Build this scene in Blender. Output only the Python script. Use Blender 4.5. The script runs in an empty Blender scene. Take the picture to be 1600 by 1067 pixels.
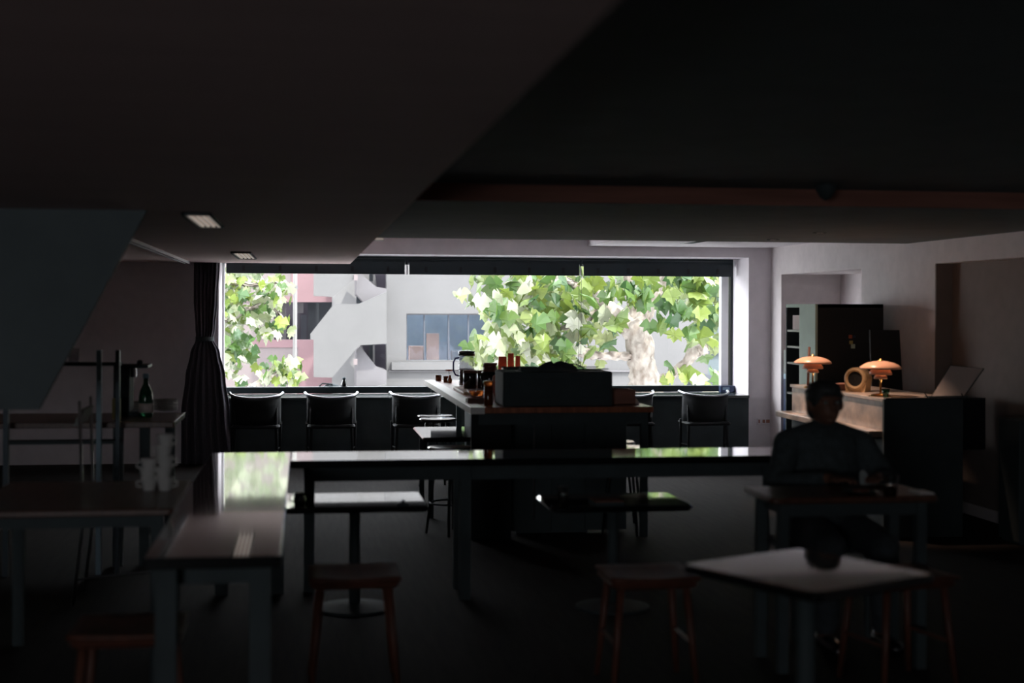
import bpy, bmesh, math, random
from mathutils import Vector, Matrix
R = random.Random(7)
S = bpy.context.scene
COL = S.collection

# ------------------------------------------------------------------ camera
F, EYE = 2222.0, 1.6
YAW, ROLL = math.atan(324 / F), 0.004
fw = Vector((math.sin(YAW), math.cos(YAW), 0)); rt0 = Vector((math.cos(YAW), -math.sin(YAW), 0)); up0 = Vector((0, 0, 1))
rt = rt0 * math.cos(ROLL) + up0 * math.sin(ROLL); up = up0 * math.cos(ROLL) - rt0 * math.sin(ROLL)
cam_d = bpy.data.cameras.new('camera'); cam = bpy.data.objects.new('camera', cam_d); COL.objects.link(cam)
m = Matrix.Identity(4)
for i in range(3):
    m[i][0], m[i][1], m[i][2], m[i][3] = rt[i], up[i], -fw[i], (0, 0, EYE)[i]
cam.matrix_world = m
cam_d.sensor_width = 36; cam_d.lens = 36 * F / 1600; cam_d.shift_y = -50.2 / 1600
cam_d.dof.use_dof = True; cam_d.dof.focus_distance = 16.5; cam_d.dof.aperture_fstop = 1.7
cam_d.clip_start = 0.05; cam_d.clip_end = 300
S.camera = cam

# ------------------------------------------------------------------ sky, sun, exposure
W = bpy.data.worlds.new('sky'); S.world = W; W.use_nodes = True
bg = W.node_tree.nodes['Background']; bg.inputs[0].default_value = (0.93, 0.94, 1.0, 1); bg.inputs[1].default_value = 10.8
sun_d = bpy.data.lights.new('sun', 'SUN'); sun_d.energy = 9.0; sun_d.angle = math.radians(1.5); sun_d.color = (1, 0.96, 0.88)
sun = bpy.data.objects.new('sun', sun_d); COL.objects.link(sun)
sun.rotation_euler = Vector((-0.35, 0.55, -0.76)).to_track_quat('-Z', 'Y').to_euler()
S.view_settings.view_transform = 'Standard'; S.view_settings.look = 'None'
S.view_settings.exposure = 0.0; S.view_settings.gamma = 1.0; S.view_settings.use_curve_mapping = False
S.cycles.max_bounces = 10; S.cycles.diffuse_bounces = 6; S.cycles.transparent_max_bounces = 12
S.cycles.sample_clamp_indirect = 6.0
def portal(name, loc, sx, sy, d):
    l = bpy.data.lights.new(name, 'AREA'); l.shape = 'RECTANGLE'; l.size = sx; l.size_y = sy; l.cycles.is_portal = True
    o = bpy.data.objects.new(name, l); COL.objects.link(o); o.location = loc
    o.rotation_euler = Vector(d).to_track_quat('-Z', 'Z').to_euler()
portal('window_portal', (1.96, 15.72, 1.4), 5.6, 1.6, (0, -1, 0))
portal('alcove_portal', (5.41, 15.7, 1.0), .5, 1.15, (0, -1, 0))
portal('fill_window_portal', (-2.35, -4.25, 1.4), 1.65, 1.25, (0, 1, 0))

# ------------------------------------------------------------------ helpers
def at(px, py, X=None, Y=None, Z=None):
    """point of the place seen at a photo pixel, on a given plane"""
    d = fw + rt * ((px - 800) / F) + up * ((483.3 - py) / F)
    t = X / d.x if X is not None else Y / d.y if Y is not None else (Z - EYE) / d.z
    return Vector((0, 0, EYE)) + d * t
def lin(c):
    return tuple(((v / 255) / 12.92 if v / 255 <= .04045 else ((v / 255 + .055) / 1.055) ** 2.4) for v in c)
MATS = {}
OUT, LEAF = .132, .37   # the street is a mid-toned place under a very bright sky
def mat(name, col, rough=.6, metal=0, var=.12, scale=6, bump=0, spec=.5, emit=None, estr=0, coat=0, trans=0, stretch=None, col2=None, rnd=0, k=1.0):
    if name in MATS: return MATS[name]
    M = bpy.data.materials.new(name); M.use_nodes = True; nt = M.node_tree; N = nt.nodes; L = nt.links
    b = N['Principled BSDF']
    tc = N.new('ShaderNodeTexCoord'); mp = N.new('ShaderNodeMapping'); L.new(tc.outputs['Object'], mp.inputs[0])
    if stretch: mp.inputs['Scale'].default_value = stretch
    no = N.new('ShaderNodeTexNoise'); no.inputs['Scale'].default_value = scale; no.inputs['Detail'].default_value = 5
    L.new(mp.outputs[0], no.inputs[0])
    cr = N.new('ShaderNodeValToRGB'); c = tuple(v * k for v in lin(col)); c2 = tuple(v * k for v in lin(col2)) if col2 else tuple(v * (1 - var) for v in c)
    cr.color_ramp.elements[0].position = .3; cr.color_ramp.elements[1].position = .7
    cr.color_ramp.elements[0].color = (*c2, 1); cr.color_ramp.elements[1].color = (*(tuple(min(1, v * (1 + var)) for v in c) if not col2 else c), 1)
    L.new(no.outputs[0], cr.inputs[0]); out = cr.outputs[0]
    if rnd:
        oi = N.new('ShaderNodeObjectInfo'); hs = N.new('ShaderNodeHueSaturation'); mr = N.new('ShaderNodeMapRange')
        mr.inputs[3].default_value = 1 - rnd; mr.inputs[4].default_value = 1 + rnd
        L.new(oi.outputs['Random'], mr.inputs[0]); L.new(mr.outputs[0], hs.inputs['Value']); L.new(out, hs.inputs['Color']); out = hs.outputs[0]
    L.new(out, b.inputs['Base Color'])
    b.inputs['Roughness'].default_value = rough; b.inputs['Metallic'].default_value = metal
    b.inputs['Specular IOR Level'].default_value = spec; b.inputs['Coat Weight'].default_value = coat; b.inputs['Coat Roughness'].default_value = .04
    if trans: b.inputs['Transmission Weight'].default_value = trans
    if emit:
        b.inputs['Emission Color'].default_value = (*lin(emit), 1); b.inputs['Emission Strength'].default_value = estr
    if bump:
        bp = N.new('ShaderNodeBump'); bp.inputs['Strength'].default_value = bump; bp.inputs['Distance'].default_value = .01
        L.new(no.outputs[0], bp.inputs['Height']); L.new(bp.outputs[0], b.inputs['Normal'])
    MATS[name] = M; return M
def pane_mat(name, tint, refl=.05):
    M = bpy.data.materials.new(name); M.use_nodes = True; nt = M.node_tree; N = nt.nodes; L = nt.links
    N.remove(N['Principled BSDF']); t = N.new('ShaderNodeBsdfTransparent'); t.inputs[0].default_value = (*tint, 1)
    g = N.new('ShaderNodeBsdfGlossy'); g.inputs['Roughness'].default_value = .02
    x = N.new('ShaderNodeMixShader'); x.inputs[0].default_value = refl
    L.new(t.outputs[0], x.inputs[1]); L.new(g.outputs[0], x.inputs[2]); L.new(x.outputs[0], N['Material Output'].inputs[0])
    MATS[name] = M; return M
def leaf_mat(name, col, col2, island=False, tr=.35):
    M = bpy.data.materials.new(name); M.use_nodes = True; nt = M.node_tree; N = nt.nodes; L = nt.links
    b = N['Principled BSDF']; cr = N.new('ShaderNodeValToRGB')
    if island:
        s = N.new('ShaderNodeNewGeometry').outputs['Random Per Island']
    else:
        s = N.new('ShaderNodeObjectInfo').outputs['Random']
    e = cr.color_ramp.elements; e[0].color = (*(v * LEAF for v in lin(col)), 1); e[1].color = (*(v * LEAF for v in lin(col2)), 1)
    tc = N.new('ShaderNodeTexCoord'); no = N.new('ShaderNodeTexNoise'); no.inputs['Scale'].default_value = 14; L.new(tc.outputs['Object'], no.inputs[0])
    ad = N.new('ShaderNodeMath'); ad.operation = 'MULTIPLY_ADD'; ad.inputs[1].default_value = .25; L.new(no.outputs[0], ad.inputs[0]); L.new(s, ad.inputs[2])
    L.new(ad.outputs[0], cr.inputs[0]); L.new(cr.outputs[0], b.inputs['Base Color'])
    b.inputs['Roughness'].default_value = .42
    tl = N.new('ShaderNodeBsdfTranslucent'); L.new(cr.outputs[0], tl.inputs[0])
    x = N.new('ShaderNodeMixShader'); x.inputs[0].default_value = tr
    L.new(b.outputs[0], x.inputs[1]); L.new(tl.outputs[0], x.inputs[2]); L.new(x.outputs[0], N['Material Output'].inputs[0])
    MATS[name] = M; return M

class MB:
    def __init__(s): s.v = []; s.f = []
    def add(s, vs, fs):
        n = len(s.v); s.v += [Vector(v) for v in vs]; s.f += [tuple(i + n for i in q) for q in fs]; return s
    def box(s, a, b):
        (x0, y0, z0), (x1, y1, z1) = a, b
        x0, x1 = min(x0, x1), max(x0, x1); y0, y1 = min(y0, y1), max(y0, y1); z0, z1 = min(z0, z1), max(z0, z1)
        return s.add([(x0, y0, z0), (x1, y0, z0), (x1, y1, z0), (x0, y1, z0), (x0, y0, z1), (x1, y0, z1), (x1, y1, z1), (x0, y1, z1)],
                     [(3, 2, 1, 0), (4, 5, 6, 7), (0, 1, 5, 4), (1, 2, 6, 5), (2, 3, 7, 6), (3, 0, 4, 7)])
    def rbox(s, a, b, r, n=3):
        """box with rounded vertical edges and chamfered top"""
        (x0, y0, z0), (x1, y1, z1) = a, b
        pts = []
        for cx, cy, q in ((x1 - r, y1 - r, 0), (x0 + r, y1 - r, 1), (x0 + r, y0 + r, 2), (x1 - r, y0 + r, 3)):
            for k in range(n + 1):
                t = (q + k / n) * math.pi / 2; pts.append((cx, cy, math.cos(t), math.sin(t)))
        rings = [(r * .7, z0), (r, z0 + r * .3), (r, z1 - r * .3), (r * .7, z1)]
        vs = [(cx + c * q, cy + d * q, z) for q, z in rings for cx, cy, c, d in pts]; k = len(pts)
        fs = [(j * k + i, j * k + (i + 1) % k, (j + 1) * k + (i + 1) % k, (j + 1) * k + i) for j in range(3) for i in range(k)]
        fs += [tuple(range(k))[::-1], tuple(range(3 * k, 4 * k))]
        return s.add(vs, fs)
    def lathe(s, prof, c=(0, 0, 0), n=24, close=False):
        c = Vector(c); vs = []; fs = []
        for r, z in prof:
            for i in range(n):
                t = 2 * math.pi * i / n; vs.append(c + Vector((r * math.cos(t), r * math.sin(t), z)))
        m_ = len(prof)
        for j in range(m_ - 1 + (1 if close else 0)):
            a, b = j * n, ((j + 1) % m_) * n
            for i in range(n): fs.append((a + i, a + (i + 1) % n, b + (i + 1) % n, b + i))
        if not close:
            fs.append(tuple(range(n))[::-1]); fs.append(tuple(range((m_ - 1) * n, m_ * n)))
        return s.add(vs, fs)
    def tube(s, pts, r, n=8, closed=False):
        pts = [Vector(p) for p in pts]; rs = r if isinstance(r, (list, tuple)) else [r] * len(pts)
        vs = []; fs = []; prev = None; k = len(pts)
        for i, p in enumerate(pts):
            if closed: d = pts[(i + 1) % k] - pts[i - 1]
            else: d = pts[min(i + 1, k - 1)] - pts[max(i - 1, 0)]
            d.normalize()
            if prev is None:
                a = d.cross(Vector((0, 0, 1)))
                if a.length < .05: a = d.cross(Vector((1, 0, 0)))
            else: a = prev - d * prev.dot(d)
            a.normalize(); prev = a; b = d.cross(a)
            for j in range(n):
                t = 2 * math.pi * j / n; vs.append(p + (a * math.cos(t) + b * math.sin(t)) * rs[i])
        for i in range(k if closed else k - 1):
            q = (i + 1) % k
            for j in range(n): fs.append((i * n + j, i * n + (j + 1) % n, q * n + (j + 1) % n, q * n + j))
        if not closed: fs += [tuple(range(n))[::-1], tuple(range((k - 1) * n, k * n))]
        return s.add(vs, fs)
    def prism(s, pts, d):
        """polygon extruded along vector d"""
        d = Vector(d); k = len(pts); vs = [Vector(p) for p in pts] + [Vector(p) + d for p in pts]
        fs = [tuple(range(k)), tuple(range(k, 2 * k))[::-1]] + [(i, k + i, k + (i + 1) % k, (i + 1) % k) for i in range(k)]
        return s.add(vs, fs)
    def ell(s, c, r, nu=14, nv=9):
        c = Vector(c); vs = [c + Vector((0, 0, -r[2]))]; fs = []
        for j in range(1, nv):
            p = -math.pi / 2 + math.pi * j / nv
            for i in range(nu):
                t = 2 * math.pi * i / nu; vs.append(c + Vector((r[0] * math.cos(p) * math.cos(t), r[1] * math.cos(p) * math.sin(t), r[2] * math.sin(p))))
        vs.append(c + Vector((0, 0, r[2]))); top = len(vs) - 1
        for i in range(nu):
            fs.append((0, 1 + (i + 1) % nu, 1 + i)); fs.append((top, top - nu + i, top - nu + (i + 1) % nu))
        for j in range(nv - 2):
            a = 1 + j * nu
            for i in range(nu): fs.append((a + i, a + (i + 1) % nu, a + nu + (i + 1) % nu, a + nu + i))
        return s.add(vs, fs)
    def grid(s, fn, nu, nv, closed=False):
        vs = [fn(i / (nu - (0 if closed else 1)), j / (nv - 1)) for j in range(nv) for i in range(nu)]
        fs = [(j * nu + i, j * nu + (i + 1) % nu, (j + 1) * nu + (i + 1) % nu, (j + 1) * nu + i) for j in range(nv - 1) for i in range(nu if closed else nu - 1)]
        return s.add(vs, fs)
    def build(s, name, material, parent=None, loc=None, smooth=False, bevel=0):
        """link as one object; vertices are world coordinates unless the parent is at the origin"""
        o_ = Vector((0, 0, 0))
        if loc is not None: o_ = Vector(loc)
        elif parent is not None:
            q = parent
            while q: o_ = o_ + q.location; q = q.parent
        me = bpy.data.meshes.new(name); me.from_pydata([v - o_ for v in s.v], [], s.f); me.update()
        b_ = bmesh.new(); b_.from_mesh(me); bmesh.ops.recalc_face_normals(b_, faces=b_.faces[:]); b_.to_mesh(me); b_.free()
        if smooth:
            for p in me.polygons: p.use_smooth = True
        me.materials.append(MATS[material] if isinstance(material, str) else material)
        ob = bpy.data.objects.new(name, me); COL.objects.link(ob); ob.parent = parent
        if loc is not None: ob.location = o_
        if bevel:
            w = ob.modifiers.new('bevel', 'BEVEL'); w.width = bevel; w.segments = 2; w.limit_method = 'ANGLE'
        return ob
def tag(o, label, cat, group=None, kind=None):
    if label: o['label'] = label
    if cat: o['category'] = cat
    if group: o['group'] = group
    if kind: o['kind'] = kind
    return o
def thing(name, label, cat, loc=(0, 0, 0), group=None, kind=None):
    o = bpy.data.objects.new(name, None); COL.objects.link(o); o.location = loc; o.empty_display_size = .1
    return tag(o, label, cat, group, kind)
def copy_tree(o, parent=None):
    c = o.copy(); COL.objects.link(c); c.parent = parent
    for ch in list(o.children): copy_tree(ch, c)
    return c
def clone(o, loc, rz=0, label=None):
    c = copy_tree(o); c.location = loc; c.rotation_euler = (0, 0, rz)
    if label: c['label'] = label
    return c
def struct(o): o['kind'] = 'structure'; return o
def B(a, b): return MB().box(a, b)

# ------------------------------------------------------------------ materials
mat('white_plaster', (234, 228, 232), .85, scale=9, var=.04, bump=.05)
mat('side_plaster', (224, 216, 216), .85, scale=9, var=.05, bump=.05)
mat('niche_shade', (132, 120, 114), .85, scale=9, var=.06, bump=.05)
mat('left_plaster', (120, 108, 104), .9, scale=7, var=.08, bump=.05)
mat('soffit_board', (216, 188, 184), .8, scale=4, var=.08, stretch=(.4, 6, 1))
mat('dark_ceiling', (112, 122, 124), .9, scale=4, var=.08)
mat('brown_beam', (160, 108, 92), .7, scale=5, var=.2, stretch=(.3, 4, 4))
mat('dark_floor', (40, 36, 34), .85, scale=5, var=.3, stretch=(6, .5, 1), spec=.12)
mat('black_frame', (26, 40, 46), .45, var=.1)
mat('white_frame', (225, 226, 228), .5, var=.03)
mat('black_paint', (64, 74, 76), .75, var=.15)
mat('deep_black', (14, 15, 16), .7, var=.1)
mat('chair_black', (30, 34, 36), .8, var=.1)
mat('black_gloss', (24, 26, 27), .12, var=.1, coat=.6)
mat('black_lacquer', (24, 26, 27), .08, var=.2, spec=.5, coat=.8)
mat('counter_green', (40, 52, 50), .2, var=.1, coat=.4)
mat('wood_top', (168, 100, 70), .35, scale=4, var=.3, stretch=(8, .6, 2), coat=.15)
mat('wood_edge', (244, 240, 234), .32, scale=4, var=.03, spec=1.0)
mat('wood_seat', (98, 58, 44), .5, scale=5, var=.25, stretch=(6, .6, 2))
mat('dark_wood', (92, 60, 46), .4, scale=4, var=.3, stretch=(8, .6, 2), coat=.15)
mat('pale_wood', (196, 164, 124), .5, scale=5, var=.15, stretch=(6, .6, 2))
mat('terracotta', (176, 96, 74), .7, var=.12)
mat('white_gloss', (225, 225, 228), .25, var=.03)
mat('steel', (170, 172, 176), .3, 1.0, var=.05)
mat('dark_steel', (52, 58, 62), .4, .8, var=.1)
mat('curtain_cloth', (92, 88, 96), .9, scale=40, var=.12, bump=.1)
mat('marble', (214, 196, 180), .3, scale=5, col2=(150, 140, 134), stretch=(1, 1.2, 1.6), bump=0)
mat('shade_enamel', (238, 184, 154), .3, var=.05)
mat('brass', (190, 150, 90), .3, 1.0, var=.08)
mat('green_panel', (176, 200, 184), .6, var=.05)
mat('paper', (226, 212, 206), .8, var=.03)
mat('dark_cloth', (70, 78, 80), .95, scale=30, var=.25, bump=.2)
mat('trouser_cloth', (66, 72, 76), .95, scale=30, var=.25)
mat('skin', (120, 84, 68), .55, scale=20, var=.08)
mat('hair', (58, 60, 60), .6, scale=60, var=.4, bump=.4, stretch=(1, 1, .3))
mat('bottle_green', (40, 96, 66), .1, var=.1, trans=.5)
mat('coffee', (44, 24, 14), .15, var=.1)
mat('tea_orange', (236, 128, 60), .15, var=.1, trans=.6)
mat('amber', (120, 60, 22), .12, var=.1, trans=.3)
mat('blue_handle', (40, 36, 120), .3, var=.05)
mat('grey_plastic', (120, 124, 120), .4, var=.05)
mat('screen_pale', (120, 150, 170), .3, var=.05)
mat('navy', (34, 52, 84), .5, var=.1)
mat('box_blue', (150, 176, 190), .6, var=.05)
mat('china', (214, 212, 208), .25, var=.03)
mat('yellow_card', (170, 160, 100), .7, var=.1)
mat('louvre_steel', (215, 215, 218), .22, 1.0, var=.04)
mat('lamp_lit', (240, 236, 228), .5, emit=(255, 240, 226), estr=.22)
mat('bulb', (255, 220, 170), .5, emit=(255, 196, 120), estr=2)
# outside
mat('concrete_white', (198, 196, 196), .9, scale=2.5, var=.04, k=OUT)
mat('concrete_stair', (190, 188, 187), .9, scale=2.5, var=.04, k=OUT)
mat('concrete_shade', (190, 185, 189), .9, scale=2.5, var=.05, k=.17)  # concrete of the shaded flights, its colour raised against the lost light
mat('pier_lifted', (205, 203, 203), .9, scale=2.5, var=.04, k=.21)  # white concrete coloured brighter to make up for the shade under the stairs
mat('pink_wall', (214, 168, 174), .9, scale=2.5, var=.05, k=.175)
mat('pale_pink', (208, 190, 190), .9, scale=2.5, var=.04, k=.17)
mat('dark_opening', (110, 98, 120), .8, var=.15, k=OUT)
mat('teal_door', (70, 84, 100), .6, var=.1, k=OUT)
mat('blue_building', (170, 190, 196), .8, scale=1.5, var=.08, k=OUT)
mat('room_blue', (128, 134, 144), .9, scale=3, var=.12, k=.75)
mat('peach_curtain', (206, 160, 142), .9, var=.08, k=.45)
mat('bark', (216, 206, 194), .9, scale=13, col2=(142, 126, 112), bump=.8, k=.46, stretch=(1, 1, .6))
mat('asphalt', (150, 150, 150), .95, scale=3, var=.1)
mat('roof_grey', (140, 146, 162), .8, var=.1, k=OUT)
mat('white_pole', (220, 216, 214), .6, var=.03, k=.17)
pane_mat('window_glass', (.97, .985, .985), .012)
pane_mat('tinted_glass', (.84, .9, .95), .03)
pane_mat('cup_glass', (.86, .87, .88), .12)
leaf_mat('leaf_green', (74, 122, 50), (168, 190, 84))
leaf_mat('leaf_deep', (52, 98, 56), (112, 154, 74))
leaf_mat('leaf_sunlit', (176, 192, 130), (226, 228, 204))  # near-white leaves; the sun's overexposure is put into the colour
LEAF = 1.0; leaf_mat('paper_cup', (220, 136, 112), (226, 146, 122), tr=.55); LEAF = .37
leaf_mat('foliage_mix', (70, 118, 54), (206, 216, 150), True)
leaf_mat('foliage_sunlit', (122, 150, 96), (222, 226, 196), True)  # left tree's washed-out tone, with the glare painted into the leaf colour

# ------------------------------------------------------------------ the room
YW, YG, XR, XL, YB = 15.0, 15.6, 5.05, -3.4, -4.0
XO0, XO1, ZO1, ZC = -.88, 4.80, 2.175, .675
TOP = 2.75
struct(B((XL - .3, YB - .3, -.25), (6.3, 15.75, 0)).build('floor', 'dark_floor'))
PW = (5.14, 5.68, .4, 1.6)   # small window lighting the alcove
w = MB().box((XL, YW, 0), (XO0, 15.75, TOP)).box((XO1, YW, 0), (PW[0], 15.75, TOP)).box((PW[1], YW, 0), (6.2, 15.75, TOP)).box((PW[0], YW, 0), (PW[1], 15.75, PW[2])).box((PW[0], YW, PW[3]), (PW[1], 15.75, TOP)).box((XO0, YW, ZO1), (XO1, 15.75, TOP)).box((XO0, YW + .55, 0), (XO1, 15.75, ZC - .02))
struct(w.build('wall_front', 'white_plaster'))
a0, a1, n0, n1, ZL = 12.44, 14.65, 8.7, 10.9, 1.985
w = MB().box((XR, YB, 0), (6.2, n0, TOP)).box((XR, n1, 0), (6.2, a0, TOP)).box((XR, a1, 0), (PW[0], YW, TOP)).box((PW[1], a1, 0), (6.2, YW, TOP)).box((PW[0], a1, 0), (PW[1], YW, PW[2])).box((PW[0], a1, PW[3]), (PW[1], YW, TOP))
w.box((XR, n0, ZL), (6.2, n1, TOP)).box((XR, a0, ZL), (6.2, a1, TOP)).box((XR + .66, a0, 0), (6.2, a1, ZL))
struct(w.build('wall_right', 'side_plaster'))
struct(MB().box((XR + .14, n0, 0), (6.2, n1, ZL)).box((XR + .001, n1 - .02, 0), (XR + .14, n1, ZL)).build('niche_lining', 'niche_shade'))  # niche lining; the fall-off of window light is put into its darker colour
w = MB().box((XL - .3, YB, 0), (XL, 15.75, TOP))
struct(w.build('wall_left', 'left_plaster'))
bx0, bx1, bz0, bz1 = -3.2, -1.5, .75, 2.05
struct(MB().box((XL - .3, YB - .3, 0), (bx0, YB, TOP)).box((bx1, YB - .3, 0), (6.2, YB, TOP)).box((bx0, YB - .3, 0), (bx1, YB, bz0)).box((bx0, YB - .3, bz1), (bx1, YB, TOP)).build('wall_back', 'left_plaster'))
struct(B((XL - .3, YB - 1.9, 2.3), (2.0, YB - .3, 2.4)).build('sun_blocker', 'dark_ceiling'))   # unseen slab added to keep the sun out of the fill window
# ceilings: white soffit at the left, dark boarded ceiling nearer, plaster by the window
XS = .47
struct(B((XL, YB, 2.07), (XS, YW, TOP)).build('ceiling', 'soffit_board'))
struct(B((XS, YB, 2.262), (XR, 7.45, TOP)).build('ceiling', 'dark_ceiling'))
bm = struct(B((XS, 7.47, 2.17), (XR, 11.45, TOP)).build('ceiling', 'dark_ceiling'))
struct(B((XS, 7.45, 2.172), (XR, 7.47, 2.262)).build('trim_1', 'brown_beam'))
struct(B((XS, 11.45, 2.172), (XR, 11.47, 2.2)).build('trim_2', 'brown_beam'))
struct(B((XS, 11.47, 2.40), (3.01, YW, TOP)).build('ceiling', 'white_plaster'))
struct(B((3.01, 11.47, 2.283), (XR, YW, TOP)).build('ceiling', 'white_plaster'))
struct(B((XL - .3, YB - .3, TOP), (6.2, 15.75, TOP + .3)).build('ceiling', 'dark_ceiling'))
# dark sloping underside at the upper left
p = [at(60, 640, Y=7.0), at(203, 376, Y=7.0)]
d = (p[1] - p[0]).normalized(); e = Vector((-d.z, 0, d.x))
q = [p[0], p[0] + d * ((2.068 - p[0].z) / d.z), Vector((XL + .01, 7.0, 2.068)), Vector((XL + .01, 7.0, p[0].z))]
struct(MB().prism(q, (0, .05, 0)).build('wall_partition', 'dark_ceiling'))
# baseboards
struct(B((XR + .125, n0, 0), (XR + .14, n1, .09)).build('baseboard_right', 'side_plaster', bevel=.003))
# main window
wn = thing('window_1', None, None, (XO0, YG, ZC), kind='structure')
YF = YG + .04
MB().box((XO0, YG - .02, 2.085), (XO1, YF + .05, ZO1 + .0)).build('frame_head', 'black_frame', wn)
MB().box((XO0, YG - .02, ZC + .005), (XO1, YF + .05, .748)).build('frame_sill', 'black_frame', wn)
MB().box((4.775, YG - .02, .748), (XO1, YF + .05, 2.085)).build('frame_post', 'black_frame', wn)
MB().box((4.672, YG, .748), (4.755, YF + .05, 2.085)).build('frame_post', 'white_frame', wn)
MB().box((XO0, YG, .748), (XO0 + .025, YF + .05, 2.085)).build('frame_post', 'white_frame', wn)
xs = [XO0 + .025, 1.10, 3.03, 4.672]
for i in range(3):
    B((xs[i], YF, .745), (xs[i + 1] - .004, YF + .008, 2.09)).build('pane', 'window_glass', wn)
# alcove window
w3 = thing('window_3', None, None, (PW[0], 15.4, PW[2]), kind='structure')
for a, b in (((PW[0], PW[2]), (PW[1], PW[2] + .04)), ((PW[0], PW[3] - .04), (PW[1], PW[3])), ((PW[0], PW[2] + .04), (PW[0] + .04, PW[3] - .04)), ((PW[1] - .04, PW[2] + .04), (PW[1], PW[3] - .04))):
    B((a[0], 15.4, a[1]), (b[0], 15.46, b[1])).build('frame_bar', 'white_frame', w3)
B((PW[0] + .04, 15.43, PW[2] + .04), (PW[1] - .04, 15.436, PW[3] - .04)).build('pane', 'window_glass', w3)
# fill window added behind the camera to lift the dark foreground
w2 = thing('fill_window', None, None, (bx0, YB - .2, bz0), kind='structure')
for a, b in (((bx0, bz0), (bx1, bz0 + .05)), ((bx0, bz1 - .05), (bx1, bz1)), ((bx0, bz0 + .05), (bx0 + .05, bz1 - .05)), ((bx1 - .05, bz0 + .05), (bx1, bz1 - .05)), ((-2.48, bz0 + .05), (-2.42, bz1 - .05))):
    B((a[0], YB - .2, a[1]), (b[0], YB - .1, b[1])).build('frame_bar', 'black_frame', w2)
for a, b in ((bx0 + .05, -2.48), (-2.42, bx1 - .05)): B((a, YB - .16, bz0 + .05), (b, YB - .15, bz1 - .05)).build('pane', 'window_glass', w2)

# ------------------------------------------------------------------ roller blinds
for i, lab in enumerate(('dark roller blind rolled up at the curtain end of the window', 'dark roller blind rolled up over the middle of the window', 'dark roller blind rolled up over the tree end of the window')):
    x0, x1 = (xs[i] + .015, xs[i + 1] - .015) if i < 2 else (xs[i] + .015, 4.76)
    r_ = thing('roller_blind', lab, 'blind', ((x0 + x1) / 2, 15.5, 1.985), 'roller blinds along the window head')
    MB().tube([(x0, 15.5, 2.115), (x1, 15.5, 2.115)], .033, 12).build('roller', 'black_frame', r_, smooth=True)
    B((x0 + .01, 15.464, 1.995), (x1 - .01, 15.469, 2.11)).build('fabric', 'black_frame', r_)
    B((x0 + .01, 15.455, 1.975), (x1 - .01, 15.478, 1.998)).build('bottom_bar', 'black_frame', r_)
    n = 5
    for k in range(n):
        xx = x0 + (x1 - x0) * (k + .5) / n
        B((xx - .015, 15.45, 2.0), (xx + .015, 15.46, 2.06)).build('clip', 'deep_black', r_)
    if i == 1:
        for dx in (-.012, .012):
            MB().tube([(x1 + dx, 15.46, 2.06), (x1 + dx, 15.46, .87)], .003, 5).build('pull_cord', 'dark_steel', r_)
        MB().tube([(x1, 15.45, 2.075), (x1, 15.45, 1.98)], .008, 6).build('cord_weight', 'white_gloss', r_)
    if i == 0:
        MB().tube([(x1 + .015, 15.45, 2.075), (x1 + .015, 15.45, 1.975)], .01, 6).build('cord_weight', 'white_gloss', r_)

# ------------------------------------------------------------------ tied curtain
cx0 = thing('curtain', 'dark grey floor-length curtain tied back beside the window', 'curtain', (-1.0, 14.82, 0))
def cpx(z):   # left and right x of the cloth at height z
    pts = [(0.0, -1.24, -.70), (.55, -1.24, -.755), (.9, -1.2, -.80), (1.15, -1.15, -.855), (1.29, -1.09, -.925), (1.40, -1.1, -.905), (1.7, -1.12, -.88), (2.07, -1.12, -.86)]
    for (z0, a, b), (z1, c, d_) in zip(pts, pts[1:]):
        if z <= z1:
            t = (z - z0) / (z1 - z0); t = t * t * (3 - 2 * t); return a + (c - a) * t, b + (d_ - b) * t
    return pts[-1][1:]
def cl(u, v):
    z = .01 + v * 2.055; a, b = cpx(z); g = (b - a)
    ph = u * 2 * math.pi * 6.5
    amp = .035 + .02 * abs(z - 1.29)
    return Vector((a + g * u + .008 * math.sin(ph * 2), 14.82 + amp * math.sin(ph) * (.7 + .3 * math.sin(u * 9)) + .012 * math.sin(v * 7 + u * 5), z))
c = MB().grid(cl, 150, 46).build('cloth', 'curtain_cloth', cx0, smooth=True)
so = c.modifiers.new('thick', 'SOLIDIFY'); so.thickness = .006
a, b = cpx(1.29)
MB().grid(lambda u, v: Vector(((a + b) / 2 + (b - a) * .56 * math.cos(2 * math.pi * u), 14.82 + .075 * math.sin(2 * math.pi * u), 1.265 + .045 * v)), 32, 3, True).build('tieback', 'black_paint', cx0, smooth=True)

# ------------------------------------------------------------------ low counter along the window and what stands on it
wc = thing('window_counter', 'long low black counter under the window', 'counter', (1.96, 15.2, 0))
B((XO0 + .01, 14.94, ZC - .03), (XO1 - .005, 15.57, ZC)).build('top', 'counter_green', wc, bevel=.003)
B((XO0 + .01, 14.97, .08), (XO1 - .005, 15.0, ZC - .03)).build('front_panel', 'black_paint', wc)
B((XO0 + .03, 15.03, 0), (XO1 - .03, 15.05, .08)).build('plinth', 'black_paint', wc)
pc = at(393, 615, Z=ZC)
cup = thing('drinking_glass', 'small glass of dark drink on the low window counter', 'glass', (pc.x, pc.y, ZC))
MB().lathe([(.036, 0), (.046, .085), (.044, .085), (.034, .004)], (pc.x, pc.y, ZC), 20).build('tumbler', 'cup_glass', cup, smooth=True)
MB().lathe([(.033, .005), (.041, .06)], (pc.x, pc.y, ZC), 20).build('drink', 'coffee', cup, smooth=True)
pb = at(512, 614, Z=ZC)
bag = thing('black_bag', 'slumped black bag lying on the low window counter', 'bag', (pb.x, pb.y, ZC))
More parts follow.
